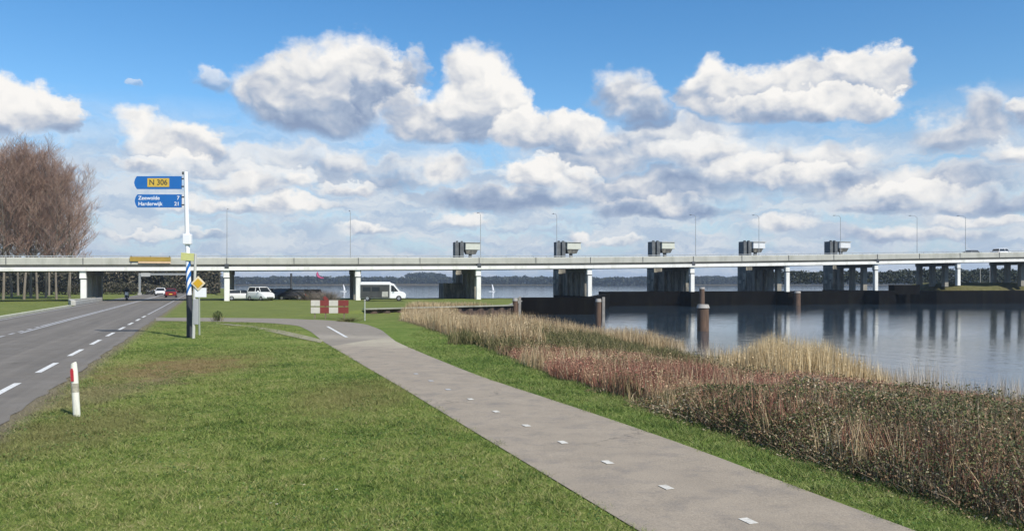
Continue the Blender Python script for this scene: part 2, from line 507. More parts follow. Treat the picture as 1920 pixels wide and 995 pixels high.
def grass_color(h, pos, rnd=None):
    """natural turf colour: fresh and dull green, worn and dry patches, bare soil by the asphalt"""
    n1 = h.noise(pos, 0.35, 4.0, .6); n2 = h.noise(h.vmath('ADD', pos, (31, 7, 0)), 1.7, 5.0, .65); n3 = h.noise(h.vmath('ADD', pos, (3, 57, 0)), 8.5, 3.0, .55)
    f = h.math('ADD', h.math('MULTIPLY', n1, .42), h.math('ADD', h.math('MULTIPLY', n2, .36), h.math('MULTIPLY', n3, .36)))
    if rnd is not None: f = h.math('ADD', f, h.math('MULTIPLY', h.math('SUBTRACT', rnd, .5), .40))
    c = h.ramp(f, [(.40, (.038, .068, .013)), (.49, (.086, .142, .024)), (.56, (.150, .205, .040)), (.66, (.205, .235, .062)), (.82, (.30, .265, .125))])
    x, y, z = h.sep(pos)
    # thicker, fresher turf on the strip between the path and the water
    lush = h.math('MULTIPLY', h.math('MULTIPLY', h.maprange(h.math('ADD', x, h.math('MULTIPLY', y, .37)), 5.5, 6.3), h.maprange(y, 60, 40)), .38)
    c = h.mix(lush, c, h.ramp(f, [(.36, (.035, .080, .014)), (.52, (.080, .150, .026)), (.7, (.135, .205, .046))]))
    away = h.math('MULTIPLY', h.maprange(y, 36, 62), .6)      # the mown lawn by the bridge is drier
    c = h.mix(away, c, (.150, .165, .052))
    # worn brown patch half way to the signpost
    def patch(cx, cy, rx, ry, col, amt, c):
        d = h.vmath('LENGTH', h.comb(h.math('DIVIDE', h.math('SUBTRACT', x, cx), rx), h.math('DIVIDE', h.math('SUBTRACT', y, cy), ry), 0.0))
        a = h.math('MULTIPLY', h.maprange(h.math('ADD', d, h.math('MULTIPLY', h.math('SUBTRACT', n2, .5), 1.8)), 1.1, .2, 0, 1, 'SMOOTHSTEP'), amt)
        return h.mix(a, c, col)
    c = patch(-9.6, 23.0, 2.6, 4.8, (.22, .16, .075), .9, c)
    c = patch(-3.4, 17.0, 1.6, 3.6, (.18, .155, .06), .6, c)
    c = patch(-7.2, 13.2, 1.6, 3.4, (.17, .15, .06), .65, c)
    c = patch(-9.0, 17.6, 1.3, 4.5, (.22, .17, .10), .6, c)
    s = h.math('ADD', h.math('MULTIPLY', x, CA), h.math('MULTIPLY', y, SA))
    e = h.maprange(h.math('ADD', h.math('SUBTRACT', s, -3.3), h.math('MULTIPLY', h.math('SUBTRACT', n3, .5), 1.1)), .55, .05, 0, .85, 'SMOOTHSTEP')
    e = h.math('MULTIPLY', e, h.maprange(s, -3.9, -3.6))
    c = h.mix(e, c, (.20, .165, .12))
    return c, n2, n3

gm = bpy.data.materials.new('turf'); gm.use_nodes = True
t_ = gm.node_tree; h = N(t_); b = t_.nodes['Principled BSDF']
b.inputs['Roughness'].default_value = .95; b.inputs['Specular IOR Level'].default_value = .1
pos = h.node('ShaderNodeNewGeometry').outputs['Position']
c, n2, n3 = grass_color(h, pos)
at = h.node('ShaderNodeAttribute'); at.attribute_name = 'bank'
mud = h.mix(h.maprange(n2, .35, .65), (.055, .042, .026), (.13, .10, .06))
c = h.mix(at.outputs['Fac'], c, mud)
fine = h.noise(pos, 42.0, 4.0, .7)
c = h.vmath('SCALE', c, scale=h.maprange(fine, .3, .7, .72, 1.22))
t_.links.new(c, b.inputs['Base Color'])
bn = h.node('ShaderNodeBump'); bn.inputs['Strength'].default_value = .9; bn.inputs['Distance'].default_value = .05
t_.links.new(h.math('ADD', h.noise(pos, 18.0, 5.0, .7), h.math('MULTIPLY', fine, .3)), bn.inputs['Height'])
t_.links.new(bn.outputs[0], b.inputs['Normal'])
ground = np_mesh('ground', V, FQ, gm, smooth=True)
tag(ground, kind='structure')
dls = sdist(V[:, :2], LAND)
bank = np.clip((V[:, 0] - verge_x(V[:, 1])) / .5, 0, 1) * (V[:, 1] < 63) * (dls < 30)
bank = np.maximum(bank, (H < -.9).astype(float))
bank = np.maximum(bank, np.where(V[:, 1] > 1000, .9, 0)); bank = np.maximum(bank, np.where((V[:, 0] > 66) & (V[:, 1] > 135), .62, 0))
attr = ground.data.attributes.new('bank', 'FLOAT', 'POINT'); attr.data.foreach_set('value', bank.astype(np.float32))

# ------------------------------------------------------------------ water
wm = bpy.data.materials.new('lake_water'); wm.use_nodes = True
t_ = wm.node_tree; h = N(t_); b = t_.nodes['Principled BSDF']
b.inputs['Base Color'].default_value = (.028, .048, .068, 1)
b.inputs['IOR'].default_value = 1.33
b.inputs['Roughness'].default_value = .05
pos = h.node('ShaderNodeNewGeometry').outputs['Position']
n1 = h.noise(h.vmath('MULTIPLY', pos, (1, .55, 1)), 1.1, 4.0, .6)
n2 = h.noise(h.vmath('MULTIPLY', pos, (1, .5, 1)), 5.5, 3.0, .6)
n0 = h.noise(pos, .03, 3.0, .5)
amp = h.maprange(n0, .35, .65, .55, 1.2)
hh_ = h.math('MULTIPLY', h.math('ADD', h.math('MULTIPLY', n1, 1.0), h.math('MULTIPLY', n2, .22)), amp)
bn = h.node('ShaderNodeBump'); bn.inputs['Strength'].default_value = .20; bn.inputs['Distance'].default_value = .12
t_.links.new(hh_, bn.inputs['Height']); t_.links.new(bn.outputs[0], b.inputs['Normal'])
wv = MB(); wv.add([(-6000, -60, WATER), (6000, -60, WATER), (6000, 9000, WATER), (-6000, 9000, WATER)], [(0, 1, 2, 3)])
tag(wv.build('water', wm), kind='structure')

# ------------------------------------------------------------------ road
asphalt = mat('road_asphalt', (.158, .143, .122), .9, .12, 1.2, .5, spec=.25, dirt=((.19, .178, .162), .5, .5))
asph_old = mat('path_asphalt', (.285, .240, .182), .95, .10, 1.5, .4, dirt=((.16, .145, .13), 2.0, .6))
asph_far = mat('bend_asphalt', (.225, .196, .154), .95, .10, 1.2, .4, dirt=((.24, .22, .19), .8, .6))
concrete = mat('pale_concrete', (.42, .41, .37), .85, .12, 2.0, .3, dirt=((.24, .23, .20), 1.2, .5))
line_paint = mat('worn_road_paint', (.66, .66, .63), .75, .08, 4.0, .1, dirt=((.24, .235, .22), 9.0, .85))
line_worn = mat('faded_road_paint', (.42, .42, .42), .75, .15, 4.0, .1, dirt=((.2, .2, .2), 5.0, .7))
def strip(name, s0, s1, t0, t1, z, m, n=1, ragged=0.0):
    b_ = MB(); L = []
    k = max(1, int((t1 - t0) / (n)))
    vs = []
    for i in range(k + 1):
        t = t0 + (t1 - t0) * i / k
        jag = (random.random() - .5) * ragged
        xa, ya = road_xy(s0, t); xb, yb = road_xy(s1 + jag, t)
        vs += [(xa, ya, z), (xb, yb, z)]
    b_.add(vs, [(2 * i, 2 * i + 1, 2 * i + 3, 2 * i + 2) for i in range(k)])
    return b_.build(name, m)
tag(strip('road', -13.0, -3.28, -30, 900, .000, asphalt, .6, .16), kind='structure')
z_line = .006
def mark(name, s0, s1, t0, t1, m=line_paint):
    return tag(strip(name, s0, s1, t0, t1, z_line, m, 50), kind='structure')
t0 = 20.6 - 5.2 * 4 - 1.3
i = 0
while t0 < 62:
    mark('road_edge_dash', -4.34, -4.18, t0, t0 + 2.8)
    t0 += 5.2
mark('road_edge_line', -4.32, -4.20, t0, 240, line_worn)
t0 = 1.0
while t0 < 50:
    mark('road_centre_dash', -8.72, -8.58, t0, t0 + 1.1, line_worn)
    t0 += 2.0
mark('road_centre_line', -8.45, -8.30, 44, 240, line_worn)
mark('road_centre_line', -8.72, -8.58, 50.5, 240, line_worn)
mark('road_edge_line', -12.6, -12.48, 20, 240, line_worn)
# kerb on the far side and the kerb round the bridge column
k = MB()
for t in np.arange(20, 92, 1.0):
    x_, y_ = road_xy(-13.15, t + .5)
    k.box((x_, y_, .05), (.30, .985, .20), rz=math.atan2(SA, CA))
tag(k.build('kerb', mat('kerb_concrete', (.50, .50, .38), .85, .12, 2.0, .2)), kind='structure')

def weather_path(m, cy, wid, col, amt, grain=.22):
    t = m.node_tree; h = N(t); b_ = t.nodes['Principled BSDF']
    src = b_.inputs['Base Color'].links[0].from_socket
    pos = h.node('ShaderNodeNewGeometry').outputs['Position']; x, y, z = h.sep(pos)
    n_ = h.noise(pos, .9, 5.0, .65)
    d = h.math('ABSOLUTE', h.math('SUBTRACT', h.math('ADD', y, h.math('MULTIPLY', x, .25)), cy))
    a_ = h.math('MULTIPLY', h.maprange(h.math('ADD', d, h.math('MULTIPLY', h.math('SUBTRACT', n_, .5), wid * 2.2)), wid, 0, 0, 1, 'SMOOTHSTEP'), amt)
    c_ = h.mix(a_, src, col)
    st_ = h.noise(pos, 55.0, 3.0, .75)            # stone grain
    v = h.node('ShaderNodeTexVoronoi'); v.feature = 'DISTANCE_TO_EDGE'; v.inputs['Scale'].default_value = .55
    t.links.new(h.vmath('ADD', pos, h.vmath('SCALE', h.noise(pos, 2.0, 4.0, .6, color=True), scale=.8)), v.inputs['Vector'])
    crack = h.maprange(v.outputs['Distance'], .004, .012, .62, 1.0)
    mask = h.maprange(h.noise(pos, .22, 2.0, .5), .5, .6)
    crack = h.mixf(mask, 1.0, crack)
    c_ = h.vmath('SCALE', c_, scale=h.math('MULTIPLY', h.maprange(st_, .3, .7, 1 - grain, 1 + grain), crack))
    t.links.new(c_, b_.inputs['Base Color'])
weather_path(asph_old, 31.2, 4.2, (.38, .34, .25), .85, .28)
weather_path(asph_far, 33.5, 2.2, (.35, .31, .24), .6)
weather_path(asphalt, -900, 1, (.2, .2, .2), 0, .16)
# wheel tracks polished along both lanes of the road
t = asphalt.node_tree; h = N(t); b_ = t.nodes['Principled BSDF']
src = b_.inputs['Base Color'].links[0].from_socket
x, y, z = h.sep(h.node('ShaderNodeNewGeometry').outputs['Position'])
sr = h.math('ADD', h.math('MULTIPLY', x, CA), h.math('MULTIPLY', y, SA)); tt = h.math('SUBTRACT', h.math('MULTIPLY', y, CA), h.math('MULTIPLY', x, SA))
wv_ = h.math('COSINE', h.math('MULTIPLY', h.math('ADD', sr, 5.55), 2 * math.pi / 1.95))
wn = h.noise(h.comb(h.math('MULTIPLY', sr, 2.5), h.math('MULTIPLY', tt, .05), 0.0), 1.0, 5.0, .6)
k_ = h.math('ADD', h.math('MULTIPLY', wv_, .055), h.maprange(wn, .3, .7, .86, 1.14))
t.links.new(h.vmath('SCALE', src, scale=k_), b_.inputs['Base Color'])

# cycle path in two surfaces
def path_mesh(name, i0, i1, m, z):
    vs = []
    for i in range(i0, i1 + 1):
        vs.append((Lr[i, 0], Lr[i, 1], z)); 
        mx_ = (Lr[i] + Rr[i]) / 2
        vs.append((mx_[0], mx_[1], z + .02)); vs.append((Rr[i, 0], Rr[i, 1], z))
    n_ = i1 - i0
    fs = []
    for i in range(n_):
        a = 3 * i
        fs += [(a, a + 1, a + 4, a + 3), (a + 1, a + 2, a + 5, a + 4)]
    return tag(MB().add(vs, fs).build(name, m), kind='structure')
isplit = int(np.argmin(np.abs((Lr[:, 1] + Rr[:, 1]) / 2 - 33.0)))
path_mesh('cycle_path', 0, isplit, asph_old, .000)
path_mesh('cycle_path_bend', isplit, 139, asph_far, .000)
# block marks down the middle of the path
for (x, y) in [(1403, 972), (1249, 909.5), (1139, 863), (1055, 826), (987, 795), (930, 769), (882, 746), (840, 728), (808, 712), (780, 699)]:
    cx_, cy_ = gp(x, y, .04)
    mk = MB().box((cx_, cy_, .0225), (.105, .19, .003), rz=R(19))
    tag(mk.build('path_mark', mat('scuffed_path_paint', (.58, .56, .50), .85, .15, 8.0, .1, dirt=((.27, .24, .19), 14.0, .9)) if y > 740 else line_worn), kind='structure')
lx0, ly0 = gp(614, 612.5); lx1, ly1 = gp(650, 633)
dirn = Vector((lx1 - lx0, ly1 - ly0, 0)); ln = dirn.length; dirn.normalize(); sd = Vector((-dirn.y, dirn.x, 0)) * .07
mk = MB().add([Vector((lx0, ly0, .026)) - sd, Vector((lx1, ly1, .026)) - sd, Vector((lx1, ly1, .026)) + sd, Vector((lx0, ly0, .026)) + sd], [(0, 1, 2, 3)])
tag(mk.build('path_line', line_paint), kind='structure')
# trodden track cutting the corner
tr = [(405, 606), (470, 612), (525, 622), (565, 631), (604, 640)]
vs = []
for i, (x, y) in enumerate(tr):
    xa, ya = gp(x, y); w = [.3, .6, .95, .9, .7][i]
    vs += [(xa - .1, ya + w, .008), (xa + .1, ya - w, .008)]
tag(MB().add(vs, [(2 * i, 2 * i + 1, 2 * i + 3, 2 * i + 2) for i in range(4)]).build('dirt_track', mat('bare_sand', (.26, .235, .15), .95, .3, 1.6, .3, dirt=((.12, .14, .04), 2.2, .8))), kind='structure')

# ------------------------------------------------------------------ bridge
K0 = (-54.74, 102.0); KD = (16.66, 4.763); SPAN = math.hypot(*KD)
BD = Vector((KD[0] / SPAN, KD[1] / SPAN, 0)); BP = Vector((-BD.y, BD.x, 0))   # along the bridge, away from the camera
BRZ = math.atan2(BD.y, BD.x)
def bpt(k, w=0.0, z=0.0, a=0.0):
    return Vector((K0[0] + KD[0] * k, K0[1] + KD[1] * k, z)) + BP * w + BD * a
prof_k = [-6, -2, -.535, 1.535, 3.28, 4.15, 6.36, 8.82, 11, 16, 30]
prof_h = [1.30, 1.33, 1.42, 1.74, 2.0, 2.2, 2.92, 3.85, 4.5, 5.2, 5.4]
def bz(k): return CAMH + float(np.interp(k, prof_k, prof_h))
def bzs(k): return (bz(k - 1) + 2 * bz(k) + bz(k + 1) + bz(k - .5) + bz(k + .5)) / 6
W = 10.2
white = mat('white_painted_concrete', (.76, .76, .71), .6, .05, 1.5, .05, dirt=((.42, .41, .35), 1.0, .55))
grey = mat('grey_green_concrete', (.40, .40, .35), .8, .10, .6, .15, dirt=((.24, .25, .20), .5, .7))
soffit = mat('soffit_concrete', (.24, .23, .205), .9, .15, .7, .1)
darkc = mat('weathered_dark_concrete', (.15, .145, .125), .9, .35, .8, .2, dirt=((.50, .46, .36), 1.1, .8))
blackc = mat('shade_black_concrete', (.006, .0055, .005), .97, .3, .6, .3, spec=.05, stretch=(1, 1, .3), dirt=((.016, .016, .012), .7, .6))  # shade on the walls and foundations put into the base colour as near-black
steel_grey = mat('galvanised_steel', (.36, .38, .39), .55, .1, 3.0, 0, metal=.3)
dark_steel = mat('dark_steel', (.06, .065, .07), .5, .2, 2.0)
bridge = empty('road_bridge', bpt(4, 0, 0), 0, 'long low concrete road bridge with white edge beam crossing the lake', 'bridge')
def in_bridge(mb, name, m, parent=bridge):
    off = Vector(bridge.location)
    mb.v = [tuple(Vector(p) - off) for p in mb.v]
    return mb.build(name, m, parent)
def along(name, sect, m, k0=-5, k1=24, step=.5):
    """sweep a (w,z) section along the bridge"""
    secs = []
    k_ = k0
    while k_ <= k1 + 1e-6:
        z = bzs(k_); c0 = bpt(k_)
        secs.append([c0 + BP * w + Vector((0, 0, z + dz_)) for w, dz_ in sect])
        k_ += step
    return in_bridge(MB().loft(secs), name, m)
along('deck', [(.45, .10), (W - .45, .10), (W - .45, .90), (.45, .90)], soffit)
along('edge_beam', [(0, 0), (.447, 0), (.447, .46), (.06, .46), (0, .40)], white)
along('edge_beam', [(W - .447, 0), (W, 0), (W, .46), (W - .447, .46)], white)
along('fascia', [(.10, .82), (.447, .82), (.447, 1.72), (.22, 1.72), (.14, 1.60)], grey)
along('fascia', [(W - .447, .82), (W - .10, .82), (W - .10, 1.72), (W - .447, 1.72)], grey)
along('roadway', [(.449, .903), (W - .449, .903), (W - .449, .98), (.449, .98)], asphalt)
along('guard_rail', [(.26, 1.86), (.32, 1.86), (.32, 1.95), (.26, 1.95)], steel_grey)
rp = MB()
for k2 in np.arange(-3, 18, .12):
    p = bpt(k2, .30); rp.box((p.x, p.y, bzs(k2) + 1.79), (.05, .05, .14), BRZ)
in_bridge(rp, 'rail_post', steel_grey)['kind'] = 'stuff'

for k2 in np.arange(-1, 10, .5):
    p = bpt(k2 + .001, .085)
    in_bridge(MB().box((p.x, p.y, bzs(k2) + 1.26), (.07, .05, .86), BRZ), 'expansion_joint', dark_steel)
sn = MB()
for k2 in np.arange(-3, 18, .25):
    p = bpt(k2 + .06, .445); sn.box((p.x, p.y, bzs(k2) + .64), (.16, .06, .34), BRZ)
in_bridge(sn, 'beam_brackets', soffit)['kind'] = 'stuff'
# piers: white front column, dark cap and inner columns
col_base = {-1: 0, 0: 0, 1: 0, 2: 0, 3: .0, 4: .45, 5: 1.1, 6: 1.05, 7: 1.2, 8: 2.2, 9: 2.3, 10: 2.3}
for k_ in range(-1, 12):
    z1 = bzs(k_); zb = col_base.get(k_, 2.3)
    pier = MB(); p = bpt(k_, W / 2 + .5)
    pier.box((p.x, p.y, z1 - .23), (1.0, W - 1.6, .66), BRZ)
    pr = in_bridge(pier, 'pier', soffit)
    cm = MB(); c0 = bpt(k_, .55)
    cm.box((c0.x, c0.y, (zb - .3 + z1 - .95) / 2), (.68, .56, z1 - .95 - zb + .3), BRZ)
    cm.box((c0.x - BD.x * .06, c0.y - BD.y * .06, z1 - .50), (.80, .66, .98), BRZ, taper=.92)
    o = in_bridge(cm, 'column', white, pr); o.modifiers.new('bevel', 'BEVEL').width = .05
    nb = MB(); nb.box((c0.x, c0.y, z1 - 1.03), (.73, .61, .09), BRZ)
    in_bridge(nb, 'bearing', dark_steel, pr)
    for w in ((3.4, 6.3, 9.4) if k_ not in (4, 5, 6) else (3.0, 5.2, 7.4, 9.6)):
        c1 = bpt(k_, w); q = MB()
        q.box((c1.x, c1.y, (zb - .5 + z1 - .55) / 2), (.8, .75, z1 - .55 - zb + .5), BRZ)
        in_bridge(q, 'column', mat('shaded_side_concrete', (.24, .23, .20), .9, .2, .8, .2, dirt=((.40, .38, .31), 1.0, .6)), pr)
    if k_ % 2 == 1 and k_ > 0:      # drain box above every second column
        dm = MB(); e = bpt(k_, .04); dm.box((e.x, e.y, z1 + .55), (.55, .12, .62), BRZ)
        in_bridge(dm, 'drain_box', dark_steel, pr)

# sluice structures behind the bridge piers 3..7
pale = mat('pale_green_panel', (.52, .54, .46), .6, .08, 1.0)
ords = ['leftmost', 'second from the left', 'middle', 'second from the right', 'rightmost']
for i, k_ in enumerate((3, 4, 5, 6, 7)):
    b0 = bpt(k_, 13.6, 0, {6: 1.0, 7: 1.8}.get(k_, .4))
    gz = WATER - .5
    tw = empty('sluice_tower', (b0.x, b0.y, 0), BRZ, f'{ords[i]} of five pale boxed sluice towers behind the bridge', 'sluice tower', 'sluice towers behind the bridge')
    top = CAMH + 6.55 + .28 * i
    m = MB()
    m.box((-.5, 0, (gz + 6.2) / 2), (1.5, 2.8, 6.2 - gz))
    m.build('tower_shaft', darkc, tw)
    for q_, xx in enumerate((-.95, -.18)):
        mm = MB(); mm.box((xx, .2 - q_ * .3, top - 1.5), (.60, 1.7, 3.0)); mm.box((xx + .1, -.3, top + .08), (.25, .5, .22)); mm.build('lifting_frame', mat('tower_dark_steel', (.10, .11, .115), .7, .25, 1.5), tw)
    ho = MB(); ho.box((1.55, -.3, top - .70), (2.45, 1.9, 1.10), taper=.97); hb = ho.build('machine_house', pale if i < 3 else mat('pale_grey_panel', (.62, .64, .64), .6, .06, 1.0), tw, .04)
    ro = MB(); ro.box((1.55, -.3, top - .09), (2.6, 2.1, .09)); ro.build('roof', grey, hb)
    un = MB(); un.box((1.35, -.3, top - 1.60), (1.5, 1.3, .66), taper=1.35); un.build('hoist_base', darkc, tw)
    pb = MB(); pb.box((1.3, -.3, (4.0 + top - 1.95) / 2), (.4, .6, top - 1.95 - 4.0)); pb.build('support_post', soffit, tw)
    # light patches: inspection hatches and pipes on the side wall
    for (yy, zz, sy, sz) in ((-1.4, 3.6, .9, 1.1), (.8, 2.6, .7, .6), (-1.1, 1.9, .4, 1.4)):
        ha = MB(); ha.box((-1.28, yy * .7, zz), (.06, sy, sz)); ha.build('hatch', mat('faded_concrete_patch', (.30, .30, .25), .85, .3, 2.0), tw)

# foundation walls under the bridge between the piers
def wall(name, pts, thick, z0, z1, m, label, cat, group=None, cop=None):
    o0 = Vector((pts[0][0], pts[0][1], 0))
    mb = MB(); P_ = [Vector((x, y, 0)) - o0 for x, y in pts]
    Ls, Rs = [], []
    for i, p in enumerate(P_):
        d = (P_[min(i + 1, len(P_) - 1)] - P_[max(i - 1, 0)]).normalized(); n_ = Vector((-d.y, d.x, 0))
        Ls.append(p); Rs.append(p + n_ * thick)
    secs = [[(a.x, a.y, z0), (b_.x, b_.y, z0), (b_.x, b_.y, z1), (a.x, a.y, z1)] for a, b_ in zip(Ls, Rs)]
    mb.loft(secs)
    e = empty(name, o0, 0, label, cat, group)
    mb.build('wall_body', m, e)
    if cop:
        cm = MB(); secs = [[(a.x, a.y, z1 + .002), (b_.x, b_.y, z1 + .002), (b_.x, b_.y, z1 + .14), (a.x, a.y, z1 + .14)] for a, b_ in zip([l - (r - l).normalized() * .08 for l, r in zip(Ls, Rs)], [r + (r - l).normalized() * .05 for l, r in zip(Ls, Rs)])]
        cm.loft(secs); cm.build('coping', cop, e)
    return e
a_ = bpt(4.15, 2.5); b_ = bpt(8.1, -2.2)
sill_pts = [tuple(bpt(k_, 1.2 if k_ < 7.5 else -1.6)[:2]) for k_ in (4.14, 5, 6, 7, 7.45)] + [tuple(bpt(k_, -1.9)[:2]) for k_ in (7.6, 8, 9, 10, 12, 16, 22)]
wall('sluice_sill', sill_pts, 1.6, -2.6, 1.05, blackc, 'black sluice wall standing in the water between the bridge piers', 'sluice wall')
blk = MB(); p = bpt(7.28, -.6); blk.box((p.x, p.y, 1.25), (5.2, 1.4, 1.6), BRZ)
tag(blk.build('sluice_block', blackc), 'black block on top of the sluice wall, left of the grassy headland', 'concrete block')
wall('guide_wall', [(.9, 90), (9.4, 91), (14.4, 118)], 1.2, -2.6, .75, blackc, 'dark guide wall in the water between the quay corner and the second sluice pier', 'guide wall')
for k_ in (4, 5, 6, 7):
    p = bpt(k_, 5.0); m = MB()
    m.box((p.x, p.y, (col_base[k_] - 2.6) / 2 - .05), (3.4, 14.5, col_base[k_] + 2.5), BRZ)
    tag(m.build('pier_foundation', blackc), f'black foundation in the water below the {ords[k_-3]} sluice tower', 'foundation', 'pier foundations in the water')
# wall infill that closes the piers 3..6 (dark side walls seen from the left)
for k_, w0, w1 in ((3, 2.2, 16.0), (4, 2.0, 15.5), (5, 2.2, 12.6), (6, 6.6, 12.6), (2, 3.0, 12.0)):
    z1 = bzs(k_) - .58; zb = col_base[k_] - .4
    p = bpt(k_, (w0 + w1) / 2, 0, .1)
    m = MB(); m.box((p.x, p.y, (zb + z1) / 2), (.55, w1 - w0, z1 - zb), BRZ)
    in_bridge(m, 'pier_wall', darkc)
# dark abutment block left of pier 3
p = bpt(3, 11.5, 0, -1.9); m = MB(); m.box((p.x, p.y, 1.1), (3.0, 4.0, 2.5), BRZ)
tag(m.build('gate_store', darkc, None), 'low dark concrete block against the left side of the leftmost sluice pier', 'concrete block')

# ------------------------------------------------------------------ bridge lamps, vehicles on the bridge, height board
def lamp_post():
    e = empty('lamp_post', (0, 0, 0), 0, 'x', 'lamp post', 'lamp posts along the bridge')
    MB().tube([(0, 0, 0), (0, 0, 7.0)], [.055, .035], 8).build('pole', steel_grey, e)
    MB().tube([(0, 0, 6.95), (0, .5, 7.3), (0, 1.3, 7.42)], [.035, .03, .025], 6).build('arm', steel_grey, e)
    MB().box((0, 1.6, 7.43), (.16, .5, .08), taper=.8).build('lantern', dark_steel, e)
    return e
lp = lamp_post()
lnames = {1: 'second', 2: 'third', 3: 'fourth', 4: 'fifth', 5: 'sixth', 6: 'seventh', 7: 'eighth', 8: 'ninth'}
first = True
for k_, dk in ((1, 0), (2, -.06), (3, .02), (4, -.3), (5, .04), (5.7, 0), (6.6, 0), (7.5, 0), (8.1, 0)):
    kk = k_ + dk; p = bpt(kk, .62); z = bzs(kk) + .95
    lab = f'thin lamp post on the bridge parapet at photo-wide position {int(round((p.x / p.y * F + 960) / 19.2))} per cent from the left'
    words = {1: 'just right of the blue signpost', 2: 'above the white van', 3: 'beside the leftmost sluice tower', 4: 'left of the second sluice tower', 5: 'right of the middle sluice tower', 5.7: 'left of the fourth sluice tower', 6.6: 'left of the rightmost sluice tower', 7.5: 'above the black block', 8.1: 'nearest the car on the bridge'}
    lab = f'thin lamp post on the bridge deck {words[k_]}'
    if first: lp.location = (p.x, p.y, z); lp.rotation_euler = (0, 0, BRZ); lp['label'] = lab; first = False
    else: dup(lp, (p.x, p.y, z), BRZ, lab)

# height board on the fascia above the road
hx0 = -54.74 + 16.66 * .33
kb = .459
p = bpt(kb, -.03)
hb = empty('height_board', (p.x, p.y, bzs(kb) + 1.15), BRZ, 'ochre yellow warning board fixed on the bridge parapet above the road', 'warning board')
MB().box((0, 0, .36), (4.9, .05, .58)).build('panel', mat('ochre_paint', (.33, .22, .035), .6, .15, 1.5, dirt=((.16, .13, .03), .7, .6)), hb)
MB().box((.5, .005, -.05), (3.9, .03, .26)).build('lower_strip', mat('faded_orange_paint', (.60, .42, .26), .7, .12, 1.5), hb)
for xx in (-2.3, 0, 2.3):
    MB().box((xx, .07, .3), (.08, .1, 1.0)).build('bracket', dark_steel, hb)

# ------------------------------------------------------------------ cars
rubber = mat('tyre_rubber', (.02, .02, .02), .9, .2, 5)
glass = mat('dark_car_glass', (.02, .025, .03), .08, .1, 1)
chrome = mat('alloy', (.5, .5, .52), .35, .05, 2, metal=.8)
lampm = mat('lamp_lens', (.75, .76, .74), .2, .05, 2)
redl = mat('rear_lens', (.35, .02, .02), .3, .1, 2)
plate = mat('yellow_plate', (.75, .55, .05), .6, .05, 2)
def car(label, col, loc, rz, group='cars on and beside the road', L=4.3, Wd=1.76, H_=1.48, style='hatch'):
    name_ = 'parked_car'
    paint = mat('car_paint_%d_%d_%d' % tuple(int(c * 100) for c in col), col, .3, .03, 1.0)
    e = empty(name_, loc, rz, label, 'car', group)
    # x = forwards
    def sec(x, hw, zb, zt, ins):   # rounded box cross-section
        return [(x, -hw + .05, zb), (x, -hw, zb + .12), (x, -hw, zt - .12), (x, -hw + ins, zt), (x, hw - ins, zt), (x, hw, zt - .12), (x, hw, zb + .12), (x, hw - .05, zb)]
    hl = L / 2; hw = Wd / 2
    hood = H_ * .60; belt = H_ * .66
    body = MB()
    body.loft([sec(-hl, hw * .86, .36, belt * .86, .10), sec(-hl + .12, hw * .96, .26, belt * .99, .08), sec(-hl + .5, hw, .22, belt, .06), sec(-.3, hw, .20, belt, .05), sec(hl * .36, hw, .20, belt * .99, .06),
               sec(hl - .75, hw * .99, .22, hood, .10), sec(hl - .22, hw * .94, .26, hood * .88, .14), sec(hl, hw * .80, .34, hood * .66, .12)], smooth=True)
    bo = body.build('body', paint, e)
    cab = MB()
    rx0, rx1 = (-hl + .38, hl * .30)
    fw0, fw1 = -hl + .10, hl * .52
    bz0 = belt - .02
    cab.loft([[(fw0, -hw * .90, bz0), (fw0, hw * .90, bz0), (fw1, hw * .88, bz0), (fw1, -hw * .88, bz0)],
              [(rx0, -hw * .74, H_ - .06), (rx0, hw * .74, H_ - .06), (rx1 - .05, hw * .72, H_ - .06), (rx1 - .05, -hw * .72, H_ - .06)]])
    cab.build('windows', glass, e)
    rf = MB(); rf.loft([[(rx0 - .05, -hw * .765, H_ - .075), (rx0 - .05, hw * .765, H_ - .075), (rx1, hw * .745, H_ - .075), (rx1, -hw * .745, H_ - .075)],
                        [(rx0 + .1, -hw * .66, H_), (rx0 + .1, hw * .66, H_), (rx1 - .2, hw * .64, H_), (rx1 - .2, -hw * .64, H_)]])
    rf.build('roof', paint, e)
    pl_ = MB()
    for sy in (-1, 1):
        for (xa, xb) in ((fw1 - .03, rx1 - .06), (-.15, -.17), (fw0 + .04, rx0 + .04)):
            pl_.tube([(xa, sy * hw * .90, bz0), (xb, sy * hw * .745, H_ - .06)], .04, 6)
    pl_.build('pillars', paint, e)
    for sx in (-hl + .82, hl - .82):
        for sy in (-1, 1):
            w = MB().tube([(sx, sy * (hw - .20), .31), (sx, sy * (hw + .01), .31)], .31, 18); wo = w.build('wheel', rubber, e)
            MB().tube([(sx, sy * (hw - .02), .31), (sx, sy * (hw + .02), .31)], .19, 14).build('rim', chrome, wo)
    for sy in (-1, 1):
        MB().box((hl - .13, sy * hw * .66, hood * .74), (.16, .34, .14), M=Matrix.Rotation(sy * .3, 4, 'Z')).build('headlight', lampm, e)
        MB().box((-hl + .05, sy * hw * .74, belt * .72), (.12, .24, .26)).build('tail_light', redl, e)
        MB().box((hl * .36, sy * (hw + .09), belt + .06), (.12, .18, .12)).build('wing_mirror', paint, e)
    MB().box((-hl - .005, 0, .55), (.03, .52, .11)).build('number_plate', plate, e)
    MB().box((hl - .01, 0, .42), (.05, 1.1, .18)).build('grille', dark_steel, e)
    return e
road_dir = math.atan2(CA, -SA)      # heading away from the camera along the road
def on_road(x, Y): return (px(x, Y), Y, .0)
car('dark red car driving away under the bridge', (.17, .02, .022), on_road(321, 133), road_dir)
car('white car under the bridge just left of the red car', (.70, .70, .70), on_road(301, 150), road_dir + math.pi)
